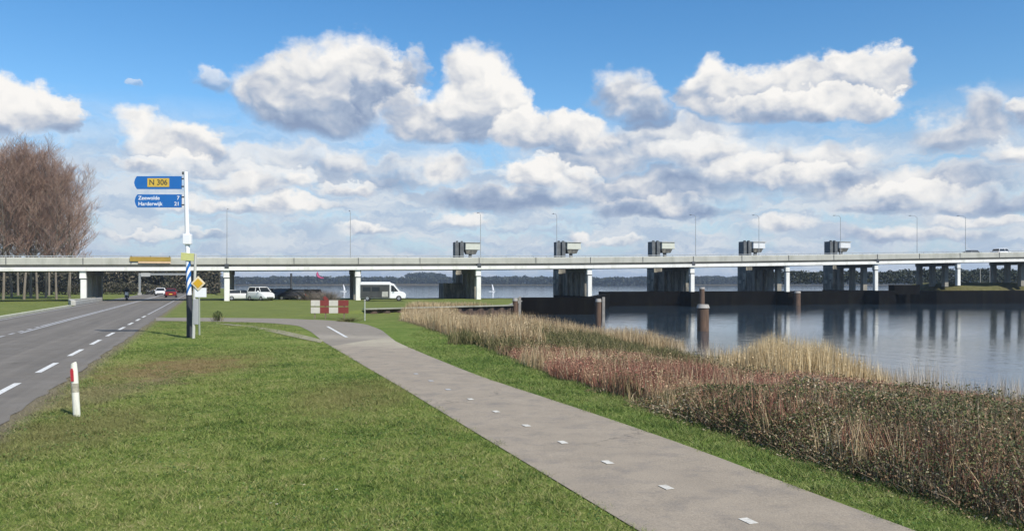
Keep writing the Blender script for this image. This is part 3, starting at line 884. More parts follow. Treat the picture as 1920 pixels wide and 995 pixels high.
car('silver car beyond the bridge under the steel gantry beam', (.45, .46, .47), on_road(283, 168), road_dir + math.pi)
# parked in the shade of the bridge
car('white low car parked beside the white bridge column', (.62, .63, .62), (px(452, 110.2), 110.2, 0), R(25), 'cars parked beyond the bridge', H_=1.45)
car('dark grey car parked third from the bridge column', (.035, .035, .045), (px(524, 113), 113, 0), R(200), 'cars parked beyond the bridge', H_=1.6)
car('black car parked in front of the dark mast beyond the lawn', (.018, .018, .022), (px(550, 112.5), 112.5, 0), R(170), 'cars parked beyond the bridge', H_=1.5)
car('grey blue car parked behind, between the white and the dark grey car', (.16, .19, .23), (px(508, 117), 117, 0), R(12), 'cars parked beyond the bridge', H_=1.55)
car('pale silver car at the right end of the parked row, by the bare bushes', (.42, .43, .44), (px(580, 118), 118, 0), R(185), 'cars parked beyond the bridge', H_=1.45)
# white pick-up style van with pale roof
car('bright white car with pale roof box, second in the parked row', (.80, .81, .80), (px(489, 108.8), 108.8, 0), R(-38), 'cars parked beyond the bridge', L=4.2, H_=1.85)
car('white car driving on top of the bridge at the right end', (.78, .79, .80), tuple(bpt(8.72, 3.0, bzs(8.72) + .98)), BRZ, 'vehicles on the bridge', L=3.4, H_=1.5)
car('small dark car ahead of the white car on top of the bridge', (.04, .045, .06), tuple(bpt(8.30, 3.0, bzs(8.30) + .98)), BRZ + math.pi, 'vehicles on the bridge', L=2.9, H_=1.25)

# white camper van
def camper():
    Y = 106.5
    e = empty('camper_van', (px(717, Y), Y, .0), R(6), 'white camper van with dark side parked right of the bridge column', 'van')
    wp = mat('van_white', (.80, .81, .81), .35, .03, 1.0)
    side = mat('van_charcoal_side', (.05, .052, .05), .5, .3, .9)
    b_ = MB()
    # body along x, cab to the right
    prof = [(-2.85, .35), (1.1, .35), (1.1, 2.42), (.9, 2.52), (-2.7, 2.52), (-2.85, 2.4)]
    def ext(prof, y0, y1, mi=0, mb=b_):
        n = len(prof); vs = [(x, y0, z) for x, z in prof] + [(x, y1, z) for x, z in prof]
        mb.add(vs, [tuple(range(n)), tuple(reversed(range(n, 2 * n)))] + [(i, n + i, n + (i + 1) % n, (i + 1) % n) for i in range(n)], mi)
    ext(prof, -1.0, 1.0)
    b_.build('body', wp, e, .05)
    p_ = MB(); ext([(-2.80, .40), (1.0, .40), (1.0, 2.16), (-2.80, 2.16)], -1.025, -1.001, 0, p_); so = p_.build('side_panel', side, e)
    for xa, xb in ((-2.5, -1.5), (-1.3, -.3)):
        q = MB(); ext([(xa, 1.3), (xb, 1.3), (xb, 1.85), (xa, 1.85)], -1.04, -1.027, 0, q); q.build('window', glass, so)
    q = MB(); ext([(.0, .55), (.78, .55), (.78, 1.25), (.0, 1.25)], -1.045, -1.028, 0, q); q.build('pale_panel', mat('van_pale_graphic', (.38, .38, .34), .6, .3, 2), so)
    c_ = MB(); ext([(1.102, .35), (3.05, .35), (3.1, .75), (2.85, 1.12), (2.3, 1.28), (1.5, 2.25), (1.102, 2.38)], -.96, .96, 0, c_); c_.build('cab', wp, e, .06)
    ws_ = MB(); ws_.add([(2.33, -.82, 1.31), (2.33, .82, 1.31), (1.58, .78, 2.20), (1.58, -.78, 2.20)], [(0, 1, 2, 3)]); ws_.v = [(x + .03, y, z + .02) for x, y, z in ws_.v]; ws_.build('windscreen', glass, e)
    sw = MB(); ext([(1.2, 1.28), (2.12, 1.28), (1.5, 2.02), (1.2, 2.08)], -.99, -.962, 0, sw); sw.build('cab_window', glass, e)
    for sx in (-1.9, 2.2):
        for sy in (-1, 1):
            wo = MB().tube([(sx, sy * .78, .36), (sx, sy * 1.01, .36)], .36, 18).build('wheel', rubber, e)
            MB().tube([(sx, sy * 1.0, .36), (sx, sy * 1.03, .36)], .2, 12).build('rim', chrome, wo)
    for sy in (-1, 1):
        MB().box((3.02, sy * .72, .85), (.12, .3, .2)).build('headlight', lampm, e)
        MB().box((1.6, sy * 1.12, 1.5), (.12, .2, .3)).build('wing_mirror', dark_steel, e)
    return e
camper()

# ------------------------------------------------------------------ gantry beyond the bridge
Y = 158.0
ge = empty('height_gantry', (px(262, Y), Y, 0), R(4), 'grey steel height gantry spanning the road beyond the bridge', 'gantry')
MB().box((0, 0, 1.95), (.34, .3, 3.9)).build('post', steel_grey, ge)
MB().box((9.6, 0, 1.95), (.34, .3, 3.9)).build('post', steel_grey, ge)
MB().box((4.8, 0, 4.1), (9.94, .34, .40)).build('beam', steel_grey, ge)
MB().box((1.2, -.2, 4.0), (1.8, .05, .7)).build('sign_plate', mat('pale_plate', (.45, .46, .46), .6, .1, 2), ge)
MB().box((0, 0, .15), (.6, .6, .5)).build('foot', concrete, ge)

# raised kerb round the leftmost column
kc = MB()
p0_ = Vector((*gp(139, 573), 0)); p1_ = Vector((px(190, 104), 104, 0)); q0 = Vector((px(132, 92), 92, 0)); q1 = Vector((px(188, 109), 109, 0))
def kerb_line(mb, a, b_, h_=.5, w=.28):
    d = b_ - a; mid = (a + b_) / 2
    mb.box((mid.x, mid.y, h_ / 2), (d.length, w, h_), math.atan2(d.y, d.x))
base = p0_.copy()
ke = empty('crash_barrier', base, 0, 'low pale concrete barrier curving round the foot of the leftmost white column', 'barrier')
m = MB(); kerb_line(m, p0_ - base, p1_ - base); m.build('barrier_arm', concrete, ke, .04)
m = MB(); kerb_line(m, q0 - base + Vector((0, .35, 0)), q1 - base); m.build('barrier_arm', concrete, ke, .04)
m = MB(); kerb_line(m, p0_ - base - Vector((.1, 0, 0)), q0 - base, .55, .45); m.build('barrier_end', concrete, ke, .05)

# ------------------------------------------------------------------ motorcyclist
def skin(name, verts, edges, radii, m, parent=None, sub=1, root=0):
    me = bpy.data.meshes.new(name); me.from_pydata(verts, edges, []); me.materials.append(m)
    o = bpy.data.objects.new(name, me); COL.objects.link(o)
    if parent: o.parent = parent
    bm = bmesh.new(); bm.from_mesh(me); sl = bm.verts.layers.skin.verify()
    bm.verts.ensure_lookup_table()
    for v, r_ in zip(bm.verts, radii): v[sl].radius = (r_, r_)
    bm.verts[root][sl].use_root = True
    bm.to_mesh(me); bm.free()
    o.modifiers.new('skin', 'SKIN').use_smooth_shade = True
    s_ = o.modifiers.new('sub', 'SUBSURF'); s_.levels = sub; s_.render_levels = sub
    return o
Y = 108.0
mx, my = px(238, Y), Y
rz = road_dir + math.pi - math.pi / 2
mo = empty('motorcycle', (mx, my, .0), road_dir + math.pi, 'motorcycle with a white front riding towards the camera below the bridge', 'motorcycle')
black = mat('black_leather', (.02, .02, .022), .6, .2, 3)
for sx in (-.72, .74):
    wo = MB().tube([(sx, -.07, .32), (sx, .07, .32)], .32, 20).build('wheel', rubber, mo)
    MB().tube([(sx, -.075, .32), (sx, .075, .32)], .2, 14).build('rim', chrome, wo)
MB().loft([[(-.9, -.1, .80), (-.9, .1, .80), (-.9, .08, .98), (-.9, -.08, .98)], [(-.2, -.17, .45), (-.2, .17, .45), (-.2, .16, .92), (-.2, -.16, .92)], [(.35, -.2, .42), (.35, .2, .42), (.35, .16, 1.08), (.35, -.16, 1.08)], [(.85, -.14, .75), (.85, .14, .75), (.85, .12, 1.12), (.85, -.12, 1.12)]]).build('frame', black, mo, .03)
MB().loft([[(.62, -.26, .62), (.62, .26, .62), (.62, .2, 1.2), (.62, -.2, 1.2)], [(.95, -.13, .80), (.95, .13, .80), (.86, .12, 1.12), (.86, -.12, 1.12)]]).build('fairing', mat('white_fairing', (.8, .8, .78), .3, .03, 2), mo, .03)
MB().box((.95, 0, .96), (.06, .2, .12)).build('headlight', lampm, mo)
MB().tube([(.55, -.38, 1.12), (.62, 0, 1.16), (.55, .38, 1.12)], .02, 6).build('handlebar', dark_steel, mo)
for sy in (-1, 1):
    MB().tube([(.55, sy * .1, 1.0), (.74, sy * .1, .32)], .03, 6).build('fork', chrome, mo)
pv = [(-.25, 0, .98), (-.2, 0, 1.18), (-.08, 0, 1.42), (.0, 0, 1.56), (.04, 0, 1.62),
      (-.05, .2, 1.46), (.14, .34, 1.24), (.46, .34, 1.16), (-.05, -.2, 1.46), (.14, -.34, 1.24), (.46, -.34, 1.16),
      (-.2, .12, .95), (.2, .24, .85), (-.02, .22, .48), (.12, .22, .38), (-.2, -.12, .95), (.2, -.24, .85), (-.02, -.22, .48), (.12, -.22, .38)]
pe = [(0, 1), (1, 2), (2, 3), (3, 4), (2, 5), (5, 6), (6, 7), (2, 8), (8, 9), (9, 10), (0, 11), (11, 12), (12, 13), (13, 14), (0, 15), (15, 16), (16, 17), (17, 18)]
prd = [.16, .15, .17, .07, .07, .085, .06, .04, .085, .06, .04, .1, .085, .06, .05, .1, .085, .06, .05]
person = skin('person', pv, pe, prd, black, None, 1)
person.location = (mx, my, .0); person.rotation_euler = (0, 0, road_dir + math.pi)
tag(person, 'rider in black leathers and helmet sitting on the motorcycle', 'person')
hm = MB(); segs = []
for i in range(9):
    a = -math.pi / 2 + math.pi * i / 8
    segs.append([(.05 + .145 * math.cos(a) * math.cos(t), .13 * math.cos(a) * math.sin(t), 1.72 + .15 * math.sin(a)) for t in [2 * math.pi * k / 14 for k in range(14)]])
hm.loft(segs, smooth=True); hm.build('helmet', mat('dark_helmet', (.05, .05, .055), .25, .1, 3), person)
vz = MB().box((.165, 0, 1.73), (.06, .18, .09)); vz.build('visor', glass, person)

# ------------------------------------------------------------------ fingerpost with blue signs
def text_obj(name, body, size, m, parent, loc, rot, align='LEFT', sx=1.0):
    cu = bpy.data.curves.new(name, 'FONT'); cu.body = body; cu.size = size; cu.extrude = .002
    cu.align_x = align; cu.align_y = 'CENTER'; cu.materials.append(m)
    cu.offset = size * .012
    tmp = bpy.data.objects.new(name, cu); COL.objects.link(tmp)
    bpy.context.view_layer.update()
    me = bpy.data.meshes.new_from_object(tmp.evaluated_get(bpy.context.evaluated_depsgraph_get()))
    bpy.data.objects.remove(tmp)
    o = bpy.data.objects.new(name, me); COL.objects.link(o); o.parent = parent
    o.location = loc; o.rotation_euler = rot; o.scale = (sx, 1, 1)
    return o
SY = 35.6; PXM = F / SY
def sp(x, y):    # photo px -> (X, Z) at the signpost's distance
    return px(x, SY), CAMH + (530 - y) / PXM
blue = mat('sign_blue', (.012, .13, .42), .45, .06, 1.5)
wht = mat('sign_white', (.8, .82, .84), .5, .04, 2)
yel = mat('sign_yellow', (.62, .42, .06), .5, .08, 2)
x0, _ = sp(356, 630)
fp = empty('fingerpost', (x0, SY, 0), 0, 'leaning fingerpost with two blue arrow signs and blue and white stripes', 'signpost')
def rel(x, y): X_, Z_ = sp(x, y); return X_ - x0, Z_
pole_pts = [rel(357, 631), rel(354.5, 550), rel(352.5, 490), rel(350, 400), rel(348.5, 322)]
MB().tube([(a, 0, max(b_, -.3)) for a, b_ in pole_pts], [.11, .105, .10, .095, .09], 14).build('pole', wht, fp)
# diagonal blue stripes: rings of the pole sheared
stp = MB()
def pole_at(z):
    zs = [b_ for a, b_ in pole_pts]; xs_ = [a for a, b_ in pole_pts]
    return float(np.interp(z, zs, xs_))
for zc in (3.02, 2.56, 2.10):
    n = 18; r0 = .112
    lo_, hi_ = [], []
    for k2 in range(n):
        t = 2 * math.pi * k2 / n
        sh = .26 * math.cos(t)
        for lst, dz_ in ((lo_, -.11), (hi_, .11)):
            z = zc + sh + dz_; lst.append((pole_at(z) + r0 * math.cos(t), r0 * math.sin(t), z))
    stp.loft([lo_, hi_], cap=False)
stp.build('blue_stripes', blue, fp)
MB().tube([(pole_at(1.86), 0, 1.86), (pole_at(.9), 0, .9), (pole_at(-.2) - .02, 0, -.2)], [.125, .135, .15], 14).build('black_sleeve', mat('black_sleeve', (.03, .032, .04), .6, .2, 3), fp)
MB().box((pole_at(4.35) + .02, -.04, 4.33), (.36, .24, .46)).build('white_box', wht, fp, .03)
gy = MB(); gy.box((pole_at(3.55) + .04, -.12, 3.55), (.60, .03, .34), M=Matrix.Rotation(R(4), 4, 'Y')); gy.build('yellow_plate', mat('pale_yellow_sign', (.55, .56, .22), .55, .1, 3), fp, .01)
for i, (ya, yb, xl) in enumerate(((330.5, 354.5, 252), (364.5, 389, 253))):
    (xa, za), (xb, zb) = rel(xl, ya), rel(340.5, yb)
    zc = (za + zb) / 2; hh = (za - zb) / 2
    sgn = MB()
    poly = [(xb, zc - hh), (xb, zc + hh), (xa + .12, zc + hh), (xa + .04, zc + hh * .55), (xa, zc), (xa + .04, zc - hh * .55), (xa + .12, zc - hh)]
    n = len(poly)
    vs = [(a, -.03, b_) for a, b_ in poly] + [(a, .03, b_) for a, b_ in poly]
    sgn.add(vs, [tuple(range(n)), tuple(reversed(range(n, 2 * n)))] + [(q, n + q, n + (q + 1) % n, (q + 1) % n) for q in range(n)])
    so = sgn.build('direction_sign', blue, fp)
    rt = (R(90), 0, 0)
    if i == 0:
        rpn = MB(); rx0_, _ = rel(277, 0); rx1_, _ = rel(318, 0)
        rpn.box(((rx0_ + rx1_) / 2, -.036, zc), (rx1_ - rx0_, .008, hh * 1.35)); rpn.build('route_panel', yel, so, .003)
        text_obj('lettering', 'N 306', .34, mat('sign_black', (.06, .06, .04), .5, .05, 2), so, ((rx0_ + rx1_) / 2, -.043, zc), rt, 'CENTER', .95)
    else:
        text_obj('lettering', 'Zeewolde', .235, wht, so, (xa + .16, -.034, zc + .125), rt, sx=1.0)
        text_obj('lettering', 'Harderwijk', .235, wht, so, (xa + .16, -.034, zc - .135), rt, sx=1.0)
        text_obj('lettering', '7', .235, wht, so, (xb - .08, -.034, zc + .125), rt, 'RIGHT')
        text_obj('lettering', '21', .235, wht, so, (xb - .08, -.034, zc - .135), rt, 'RIGHT')
    for dz_ in (-hh * .6, hh * .6):
        MB().box(((xb + pole_at(zc)) / 2, 0, zc + dz_), (pole_at(zc) - xb + .08, .05, .06)).build('bracket', dark_steel, fp)
MB().box((pole_at(7.2) - .09, 0, 7.27), (.12, .12, .12)).build('pole_cap', dark_steel, fp)

# second post: priority road sign
SY2 = 34.6
px0 = px(362.5, SY2)
ps = empty('priority_sign', (px0, SY2, 0), 0, 'grey post with yellow diamond priority sign beside the fingerpost', 'road sign')
def rel2(x, y): return px(x, SY2) - px0, CAMH + (530 - y) * SY2 / F
a0_, z0_ = rel2(366.5, 476); 
MB().tube([(0, 0, -.3), (rel2(363.5, 590)[0], 0, 1.0), (a0_, 0, z0_)], [.07, .065, .055], 12).build('pole', mat('pale_grey_post', (.50, .50, .46), .6, .1, 3, metal=.1), ps)
gx, gz = rel2(373, 531)
dm = MB().box((gx, -.09, gz), (.45, .02, .45), M=Matrix.Rotation(R(45), 4, 'Y')); do = dm.build('diamond', mat('sign_cream', (.72, .62, .42), .5, .05, 2), ps, .01)
MB().box((gx, -.108, gz), (.30, .012, .30), M=Matrix.Rotation(R(45), 4, 'Y')).build('yellow_centre', mat('priority_yellow', (.62, .36, .02), .5, .05, 2), do)
bx, bz_ = rel2(377, 546)
MB().box((bx, -.05, bz_ - .05), (.50, .02, .40)).build('lower_plate', wht, ps, .006)
MB().box((rel2(365, 600)[0] + .05, 0, 1.15), (.20, .14, 1.1)).build('grey_cabinet', mat('grey_cabinet', (.36, .37, .38), .6, .1, 2), ps, .02)
SY3 = 37.2
tp = empty('thin_post', (px(374, SY3), SY3, 0), 0, 'thin grey green post just right of the priority sign', 'post')
MB().tube([(0, 0, -.2), (-.02, 0, 1.75)], .045, 10).build('pole', mat('grey_green_post', (.28, .31, .26), .7, .1, 3), tp)
MB().box((-.02, 0, 1.80), (.12, .12, .10)).build('cap', concrete, tp, .01)

# ------------------------------------------------------------------ roadside marker post (foreground)
bx0, by0 = gp(144, 779)
mp = empty('marker_post', (bx0, by0, -.01), R(8), 'white roadside marker post with red reflector on the grass verge', 'marker post')
PH = .97
secs = []
for z in (-.1, .2, .5, .8, .93, PH):
    w_ = .062 if z < .9 else .062 - (z - .9) * .3; dpt = .05 if z < .9 else .042
    lean = -.055 * z
    secs.append([(lean + w_ * 1.0 * math.cos(t), dpt * math.sin(t), z + (.02 * math.cos(t) if z >= .93 else 0)) for t in [2 * math.pi * q / 16 for q in range(16)]])
MB().loft(secs, smooth=True).build('post_body', mat('cream_plastic', (.72, .72, .62), .55, .06, 6, .1, dirt=((.36, .36, .24), 7.0, .6)), mp)
band = MB(); band.loft([[(-.055 * z + .0645 * math.cos(t), .0525 * math.sin(t), z) for t in [2 * math.pi * q / 16 for q in range(16)]] for z in (.44, .60)], smooth=True, cap=False)
band.build('dirty_band', mat('grimy_plastic', (.36, .34, .26), .7, .35, 14), mp)
rfm = MB(); zc = .755; lean = -.055 * zc
rv = []
pts_ = [(-.024, -.115), (.024, -.115), (.026, .07), (.012, .115), (-.012, .115), (-.026, .07)]
n = len(pts_)
vs = [(lean - .018 + a - .055 * b_, -.062, zc + b_) for a, b_ in pts_] + [(lean - .018 + a - .055 * b_, -.040, zc + b_) for a, b_ in pts_]
rfm.add(vs, [tuple(range(n)), tuple(reversed(range(n, 2 * n)))] + [(q, n + q, n + (q + 1) % n, (q + 1) % n) for q in range(n)])
rfm.build('reflector', mat('red_reflector', (.42, .03, .04), .35, .2, 30), mp)

# ------------------------------------------------------------------ red and white barrier boards
BY = 53.6
be = empty('barrier_fence', (px(618, BY), BY, 0), 0, 'two rail red and white striped barrier where the path bends', 'barrier')
red_p = mat('barrier_red', (.20, .035, .028), .55, .1, 2); 
mperp = BY / F
for zr, (ya, yb) in enumerate(((562.5, 573.5), (575.5, 587))):
    z_a = CAMH - (ya - 530) * mperp; z_b = CAMH - (yb - 530) * mperp
    bo = MB().box((0, 0, (z_a + z_b) / 2), (71 * mperp, .035, z_a - z_b)); board = bo.build('rail', red_p, be)
    for (xa, xb) in ((583, 600), (617, 634)):
        MB().box((((xa + xb) / 2 - 618) * mperp, -.020, (z_a + z_b) / 2), ((xb - xa) * mperp, .008, (z_a - z_b) * .98)).build('white_block', mat('barrier_cream', (.56, .54, .47), .7, .08, 4), board)
for xx in (590, 610, 645):
    MB().box(((xx - 618) * mperp, .05, .62), (.08, .07, 1.3)).build('post', mat('weathered_wood', (.20, .16, .11), .85, .2, 4), be)
MB().box((-.27, .02, 1.34), (.34, .03, .22), M=Matrix.Rotation(R(45), 4, 'Y')).build('top_panel', red_p, be)
SY4 = 51.5
tp2 = empty('path_post', (px(684, SY4), SY4, 0), 0, 'slim pale post on the grass right of the striped barrier', 'post')
MB().tube([(0, 0, -.1), (0, 0, 1.25)], .04, 10).build('pole', mat('pale_post', (.40, .43, .37), .7, .1, 3), tp2)
MB().box((0, 0, 1.28), (.11, .11, .08)).build('cap', concrete, tp2, .01)

# ------------------------------------------------------------------ quay with sheet piles and mooring piles
rust = mat('rusty_sheet_pile', (.085, .055, .042), .9, .4, 1.2, .4, stretch=(3, 3, .6), dirt=((.03, .035, .02), 1.5, .8))
qa = Vector((-11.4, 62.4, 0)); qb = Vector((-.15, 72.6, 0)); qc = Vector((.9, 90, 0))
qe = empty('quay_wall', qb, 0, 'rusty sheet pile quay wall with pale coping behind the reeds', 'quay wall')
pile = MB(); cop = MB()
for a, b_ in ((qa, qb), (qb, qc)):
    d = (b_ - a); L_ = d.length; d.normalize(); n_ = Vector((d.y, -d.x, 0))
    k2 = int(L_ / .3); pts_ = []
    for i in range(k2 + 1):
        q = a + d * (L_ * i / k2) + n_ * (.10 if (i // 2) % 2 else -.10) - qb
        pts_.append(q)
    secs = []
    for i in range(k2):
        p_, q = pts_[i], pts_[i + 1]
        pile.add([(p_.x, p_.y, -2.4), (q.x, q.y, -2.4), (q.x, q.y, .30), (p_.x, p_.y, .30)], [(0, 1, 2, 3)])
    mid = (a + b_) / 2 - qb
    cop.box((mid.x, mid.y, .36), (L_ + .3, .5, .09), math.atan2(d.y, d.x))
pile.build('sheet_piles', rust, qe); cop.build('coping', mat('grimy_coping', (.30, .30, .25), .9, .2, 1.0, .2, dirt=((.14, .15, .09), .8, .7)), qe)
woodp = mat('old_timber_pile', (.12, .075, .05), .9, .35, 2.0, .4, stretch=(2, 2, .4), dirt=((.05, .035, .03), 2.0, .7))
palep = mat('pale_pile_head', (.36, .34, .31), .85, .2, 3)
def mooring(x, Y, ztop, r_, label, fender=True):
    e = empty('mooring_pile', (px(x, Y), Y, WATER - 1.5), 0, label, 'mooring pile', 'mooring piles')
    MB().tube([(0, 0, 0), (.01, 0, ztop - WATER + 1.5)], [r_, r_ * .95], 12).build('pile_shaft', woodp, e)
    MB().tube([(.01, 0, ztop - WATER + 1.3), (.01, 0, ztop - WATER + 1.56)], [r_ * 1.08, r_ * .9], 12).build('pile_cap', palep, e)
    if fender:
        MB().box((r_ + .16, -.1, (ztop - WATER) / 2 + 1.3), (.22, .25, ztop - WATER + .8)).build('fender', mat('fender_grey', (.28, .26, .23), .85, .25, 3), e)
    return e
mooring(966, 73.0, .95, .26, 'dark mooring pile with pale fender at the quay corner')
mooring(1122, 67.5, 1.0, .26, 'mooring pile with pale fender in front of the second sluice pier')
mooring(1318, 60.0, .72, .46, 'thick rusty brown mooring pile in front of the middle sluice pier', False)
mooring(1316, 118.0, 1.7, .42, 'pale concrete mooring pile just behind the thick rusty one', False)
mooring(1495, 127.0, 1.0, .5, 'short pale mooring pile beside the fourth sluice pier', False)

# mast, kite, windsurf sails
e = empty('dark_mast', (px(546, 127), 127, 0), 0, 'dark upright mast standing behind the parked black cars', 'mast')
MB().tube([(0, 0, -.2), (0, 0, 3.9)], [.2, .16], 10).build('pole', dark_steel, e)
MB().box((-.35, 0, .9), (.5, .5, .9)).build('base_box', dark_steel, e)
KY = 210.0
kx, kz = px(603, KY), CAMH + (530 - 517.5) * KY / F
kt = empty('power_kite', (kx, KY, kz), 0, 'small crimson kite flying over the water below the bridge', 'kite')
kp = []
for i in range(11):
    a = math.pi * (.95 + .62 * i / 10)
    kp.append((math.cos(a) * 1.5 + .2, 0, math.sin(a) * 1.3 + .6, 1.1 * math.sin(math.pi * (i + .6) / 11.2) + .08))
MB().loft([[(x, -w, z), (x, w, z + .03), (x * .8, w, z + .35), (x * .8, -w, z + .38)] for x, y, z, w in kp], smooth=True).build('canopy', mat('crimson_nylon', (.36, .06, .14), .6, .1, 2), kt)
MB().tube([(kp[0][0], 0, kp[0][2]), (1.5, 3, -kz + 1.2)], .012, 4).build('line', dark_steel, kt)
MB().tube([(kp[-1][0], 0, kp[-1][2]), (1.5, 3, -kz + 1.2)], .012, 4).build('line', dark_steel, kt)
def sail(x, Y, H_, lab):
    e = empty('windsurfer_sail', (px(x, Y), Y, WATER), R(20), lab, 'sail', 'white sails on the lake')
    secs = []
    for i in range(8):
        t = i / 7; w = (1 - t) ** .6 * H_ * .42 + .05
        secs.append([(0, 0, .5 + t * H_), (w * .5, -.18 * w, .5 + t * H_), (w, 0, .45 + t * H_), (w * .5, -.15 * w, .5 + t * H_)])
    MB().loft(secs, smooth=True).build('sailcloth', wht, e)
    MB().tube([(0, 0, .1), (0, 0, H_ + .6)], .04, 6).build('mast', dark_steel, e)
    MB().loft([[(-1.2, -.05, .0), (-1.2, .05, .0), (-1.2, .05, .1), (-1.2, -.05, .1)], [(0, -.35, -.03), (0, .35, -.03), (0, .3, .12), (0, -.3, .12)], [(1.4, -.2, .0), (1.4, .2, .0), (1.4, .15, .12), (1.4, -.15, .12)]]).build('board', wht, e)
sail(922, 330, 2.7, 'white windsurf sail on the lake between the first two sluice piers')
sail(643, 330, 2.6, 'white windsurf sail on the lake just left of the dark bridge pier')


# ================================================================== vegetation
def stems(bx, by, bz_, h_, w, lean, mat_, name, kind='stuff', segs=2, parent=None):
    """upright tapering ribbons, bent over; arrays of base points, heights, widths, lean vectors (n,2)"""
    n = len(bx)
    ang = rng.uniform(0, math.pi, n); cx, cy = np.cos(ang) * w / 2, np.sin(ang) * w / 2
    base = np.stack([bx, by, bz_], 1); side = np.stack([cx, cy, np.zeros(n)], 1)
    lz = np.stack([lean[:, 0], lean[:, 1], np.zeros(n)], 1)
    tip = base + lz + np.stack([np.zeros(n), np.zeros(n), h_], 1)
    if segs == 1:
        V_ = np.stack([base - side, base + side, tip], 1).reshape(-1, 3)
        F_ = np.arange(3 * n).reshape(n, 3)
    else:
        mid = base + lz * .35 + np.stack([np.zeros(n), np.zeros(n), h_ * .55], 1)
        V_ = np.stack([base - side, base + side, mid + side * .8, mid - side * .8, tip], 1).reshape(-1, 3)
        o = np.arange(n)[:, None] * 5
        F_ = np.concatenate([o + [0, 1, 2], o + [0, 2, 3], o + [3, 2, 4]], 1).reshape(-1, 3)
    ob = np_mesh(name, V_, F_, mat_, parent=parent)
    if parent is None: ob['kind'] = kind
    return ob

def leaves(C, size, mat_, name, up=.3):
    """small four-cornered leaves at the points C"""
    n = len(C)
    nrm = rng.normal(size=(n, 3)); nrm[:, 2] = np.abs(nrm[:, 2]) + up; nrm /= np.linalg.norm(nrm, axis=1)[:, None]
    a = np.cross(nrm, rng.normal(size=(n, 3))); a /= np.linalg.norm(a, axis=1)[:, None]
    b_ = np.cross(nrm, a)
    s = size[:, None]
    V_ = np.stack([C - a * s, C - b_ * s * .5 + nrm * s * .12, C + a * s, C + b_ * s * .5 + nrm * s * .12], 1).reshape(-1, 3)
    return np_mesh(name, V_, np.arange(4 * n).reshape(n, 4), mat_)

# ---- turf blades
bm_ = bpy.data.materials.new('grass_blades'); bm_.use_nodes = True
t_ = bm_.node_tree; h = N(t_); b = t_.nodes['Principled BSDF']
b.inputs['Roughness'].default_value = .7; b.inputs['Specular IOR Level'].default_value = .3
geo = h.node('ShaderNodeNewGeometry')
c, n2, n3 = grass_color(h, geo.outputs['Position'], geo.outputs['Random Per Island'])
c = h.vmath('SCALE', c, scale=h.maprange(geo.outputs['Random Per Island'], 0, 1, .80, 1.25))
t_.links.new(c, b.inputs['Base Color'])
def in_view(x, y, m=.18): return np.abs(x) < y * (.64 + m)
PTS = []
for (ya, yb, dens) in ((6.5, 10, 3000), (10, 14, 2200), (14, 20, 1300), (20, 30, 650), (30, 50, 220)):
    x0_, x1_ = -yb * .84, yb * .62
    n = int((x1_ - x0_) * (yb - ya) * dens)
    x = rng.uniform(x0_, x1_, n); y = rng.uniform(ya, yb, n)
    keep = in_view(x, y) & (road_s(x, y) > -3.22 + rng.uniform(-.1, .25, n))
    lp_, rp_ = pathL_x(y), pathR_x(y)
    jit = rng.uniform(-.05, .09, n) + (vnoise(x, y, 2.5, 5) - .5) * .22 + (vnoise(x, y, 8.0, 15) - .5) * .10
    onp = (x > lp_ - .02 + jit) & (x < rp_ + .03 - jit)
    vx = verge_x(y)
    keep &= ~onp & (x < vx + .35 + rng.normal(0, .15, n))
    # far bend: keep clear of the path by true distance
    x, y = x[keep], y[keep]
    far = y > 33
    d = path_d(x, y)
    keep = ~far | (d > 2.3)
    PTS.append(np.stack([x[keep], y[keep]], 1))
P_ = np.concatenate(PTS); x, y = P_.T
n = len(x)
clump = vnoise(x, y, 3.0, 9) * .35 + vnoise(x, y, 7.5, 4) * .35 + vnoise(x, y, 15.0, 14) * .3
s_ = np.clip(1.0 + y / 28.0, 1, 2.4)
hgt = (.006 + .085 * clump ** 2.4 + rng.uniform(0, .014, n)) * np.clip(s_, 1, 1.5)
right = np.clip((x - pathR_x(y)) / .6, 0, 1) * (x > pathR_x(y))
hgt *= 1 + .45 * right
ln_ = rng.normal(0, 1, (n, 2)) * (hgt * .95)[:, None]
stems(x, y, height(x, y) - .005, hgt, .0055 * s_ * rng.uniform(.7, 1.4, n), ln_, bm_, 'grass', segs=1)

# ---- bramble thicket between the verge and the water
leafm = island_mat('bramble_leaf', [(0, (.045, .070, .030)), (.25, (.085, .120, .042)), (.45, (.150, .170, .062)), (.56, (.20, .155, .075)), (.74, (.30, .185, .110)), (.9, (.40, .28, .17)), (1, (.55, .47, .33))], .8, (.38, 1.3), .2)
stemm = island_mat('bramble_stem', [(0, (.13, .085, .055)), (.5, (.27, .18, .12)), (.8, (.40, .31, .21)), (1, (.52, .45, .33))], .8)
def thicket_top(x, y):
    e = x - verge_x(y)
    edge = np.clip(e / .9, 0, 1) ** .6
    far_ = np.clip((9.5 - e) / 3.0, 0, 1)
    back = np.clip((17.5 + (x - 3) * .10 - y) / 4.0, .25, 1)
    return edge * far_ * back * np.interp(e, [2, 7], [1, .36]) * (.34 + .38 * vnoise(x, y, .8, 3) + .34 * vnoise(x, y, 2.6, 8))
n = 400000
y = 4 + 14 * rng.uniform(0, 1, n) ** .9; x = verge_x(y) - .12 + rng.uniform(0, 9.5, n)
cut = 16.6 + (vnoise(x, y, .8, 2) - .5) * 4 + (x - 3) * .10
keep = in_view(x, y, .42) & (y < cut)
x, y = x[keep], y[keep]; n = len(x)
top = thicket_top(x, y)
z = height(x, y) + top * (1 - rng.uniform(0, 1, n) ** 2.2 * .95) + rng.normal(0, .02, n)
gap = vnoise(x, y, 4.5, 6) * .5 + vnoise(x + z, y - z, 9.0, 12) * .5
keep = gap > .30
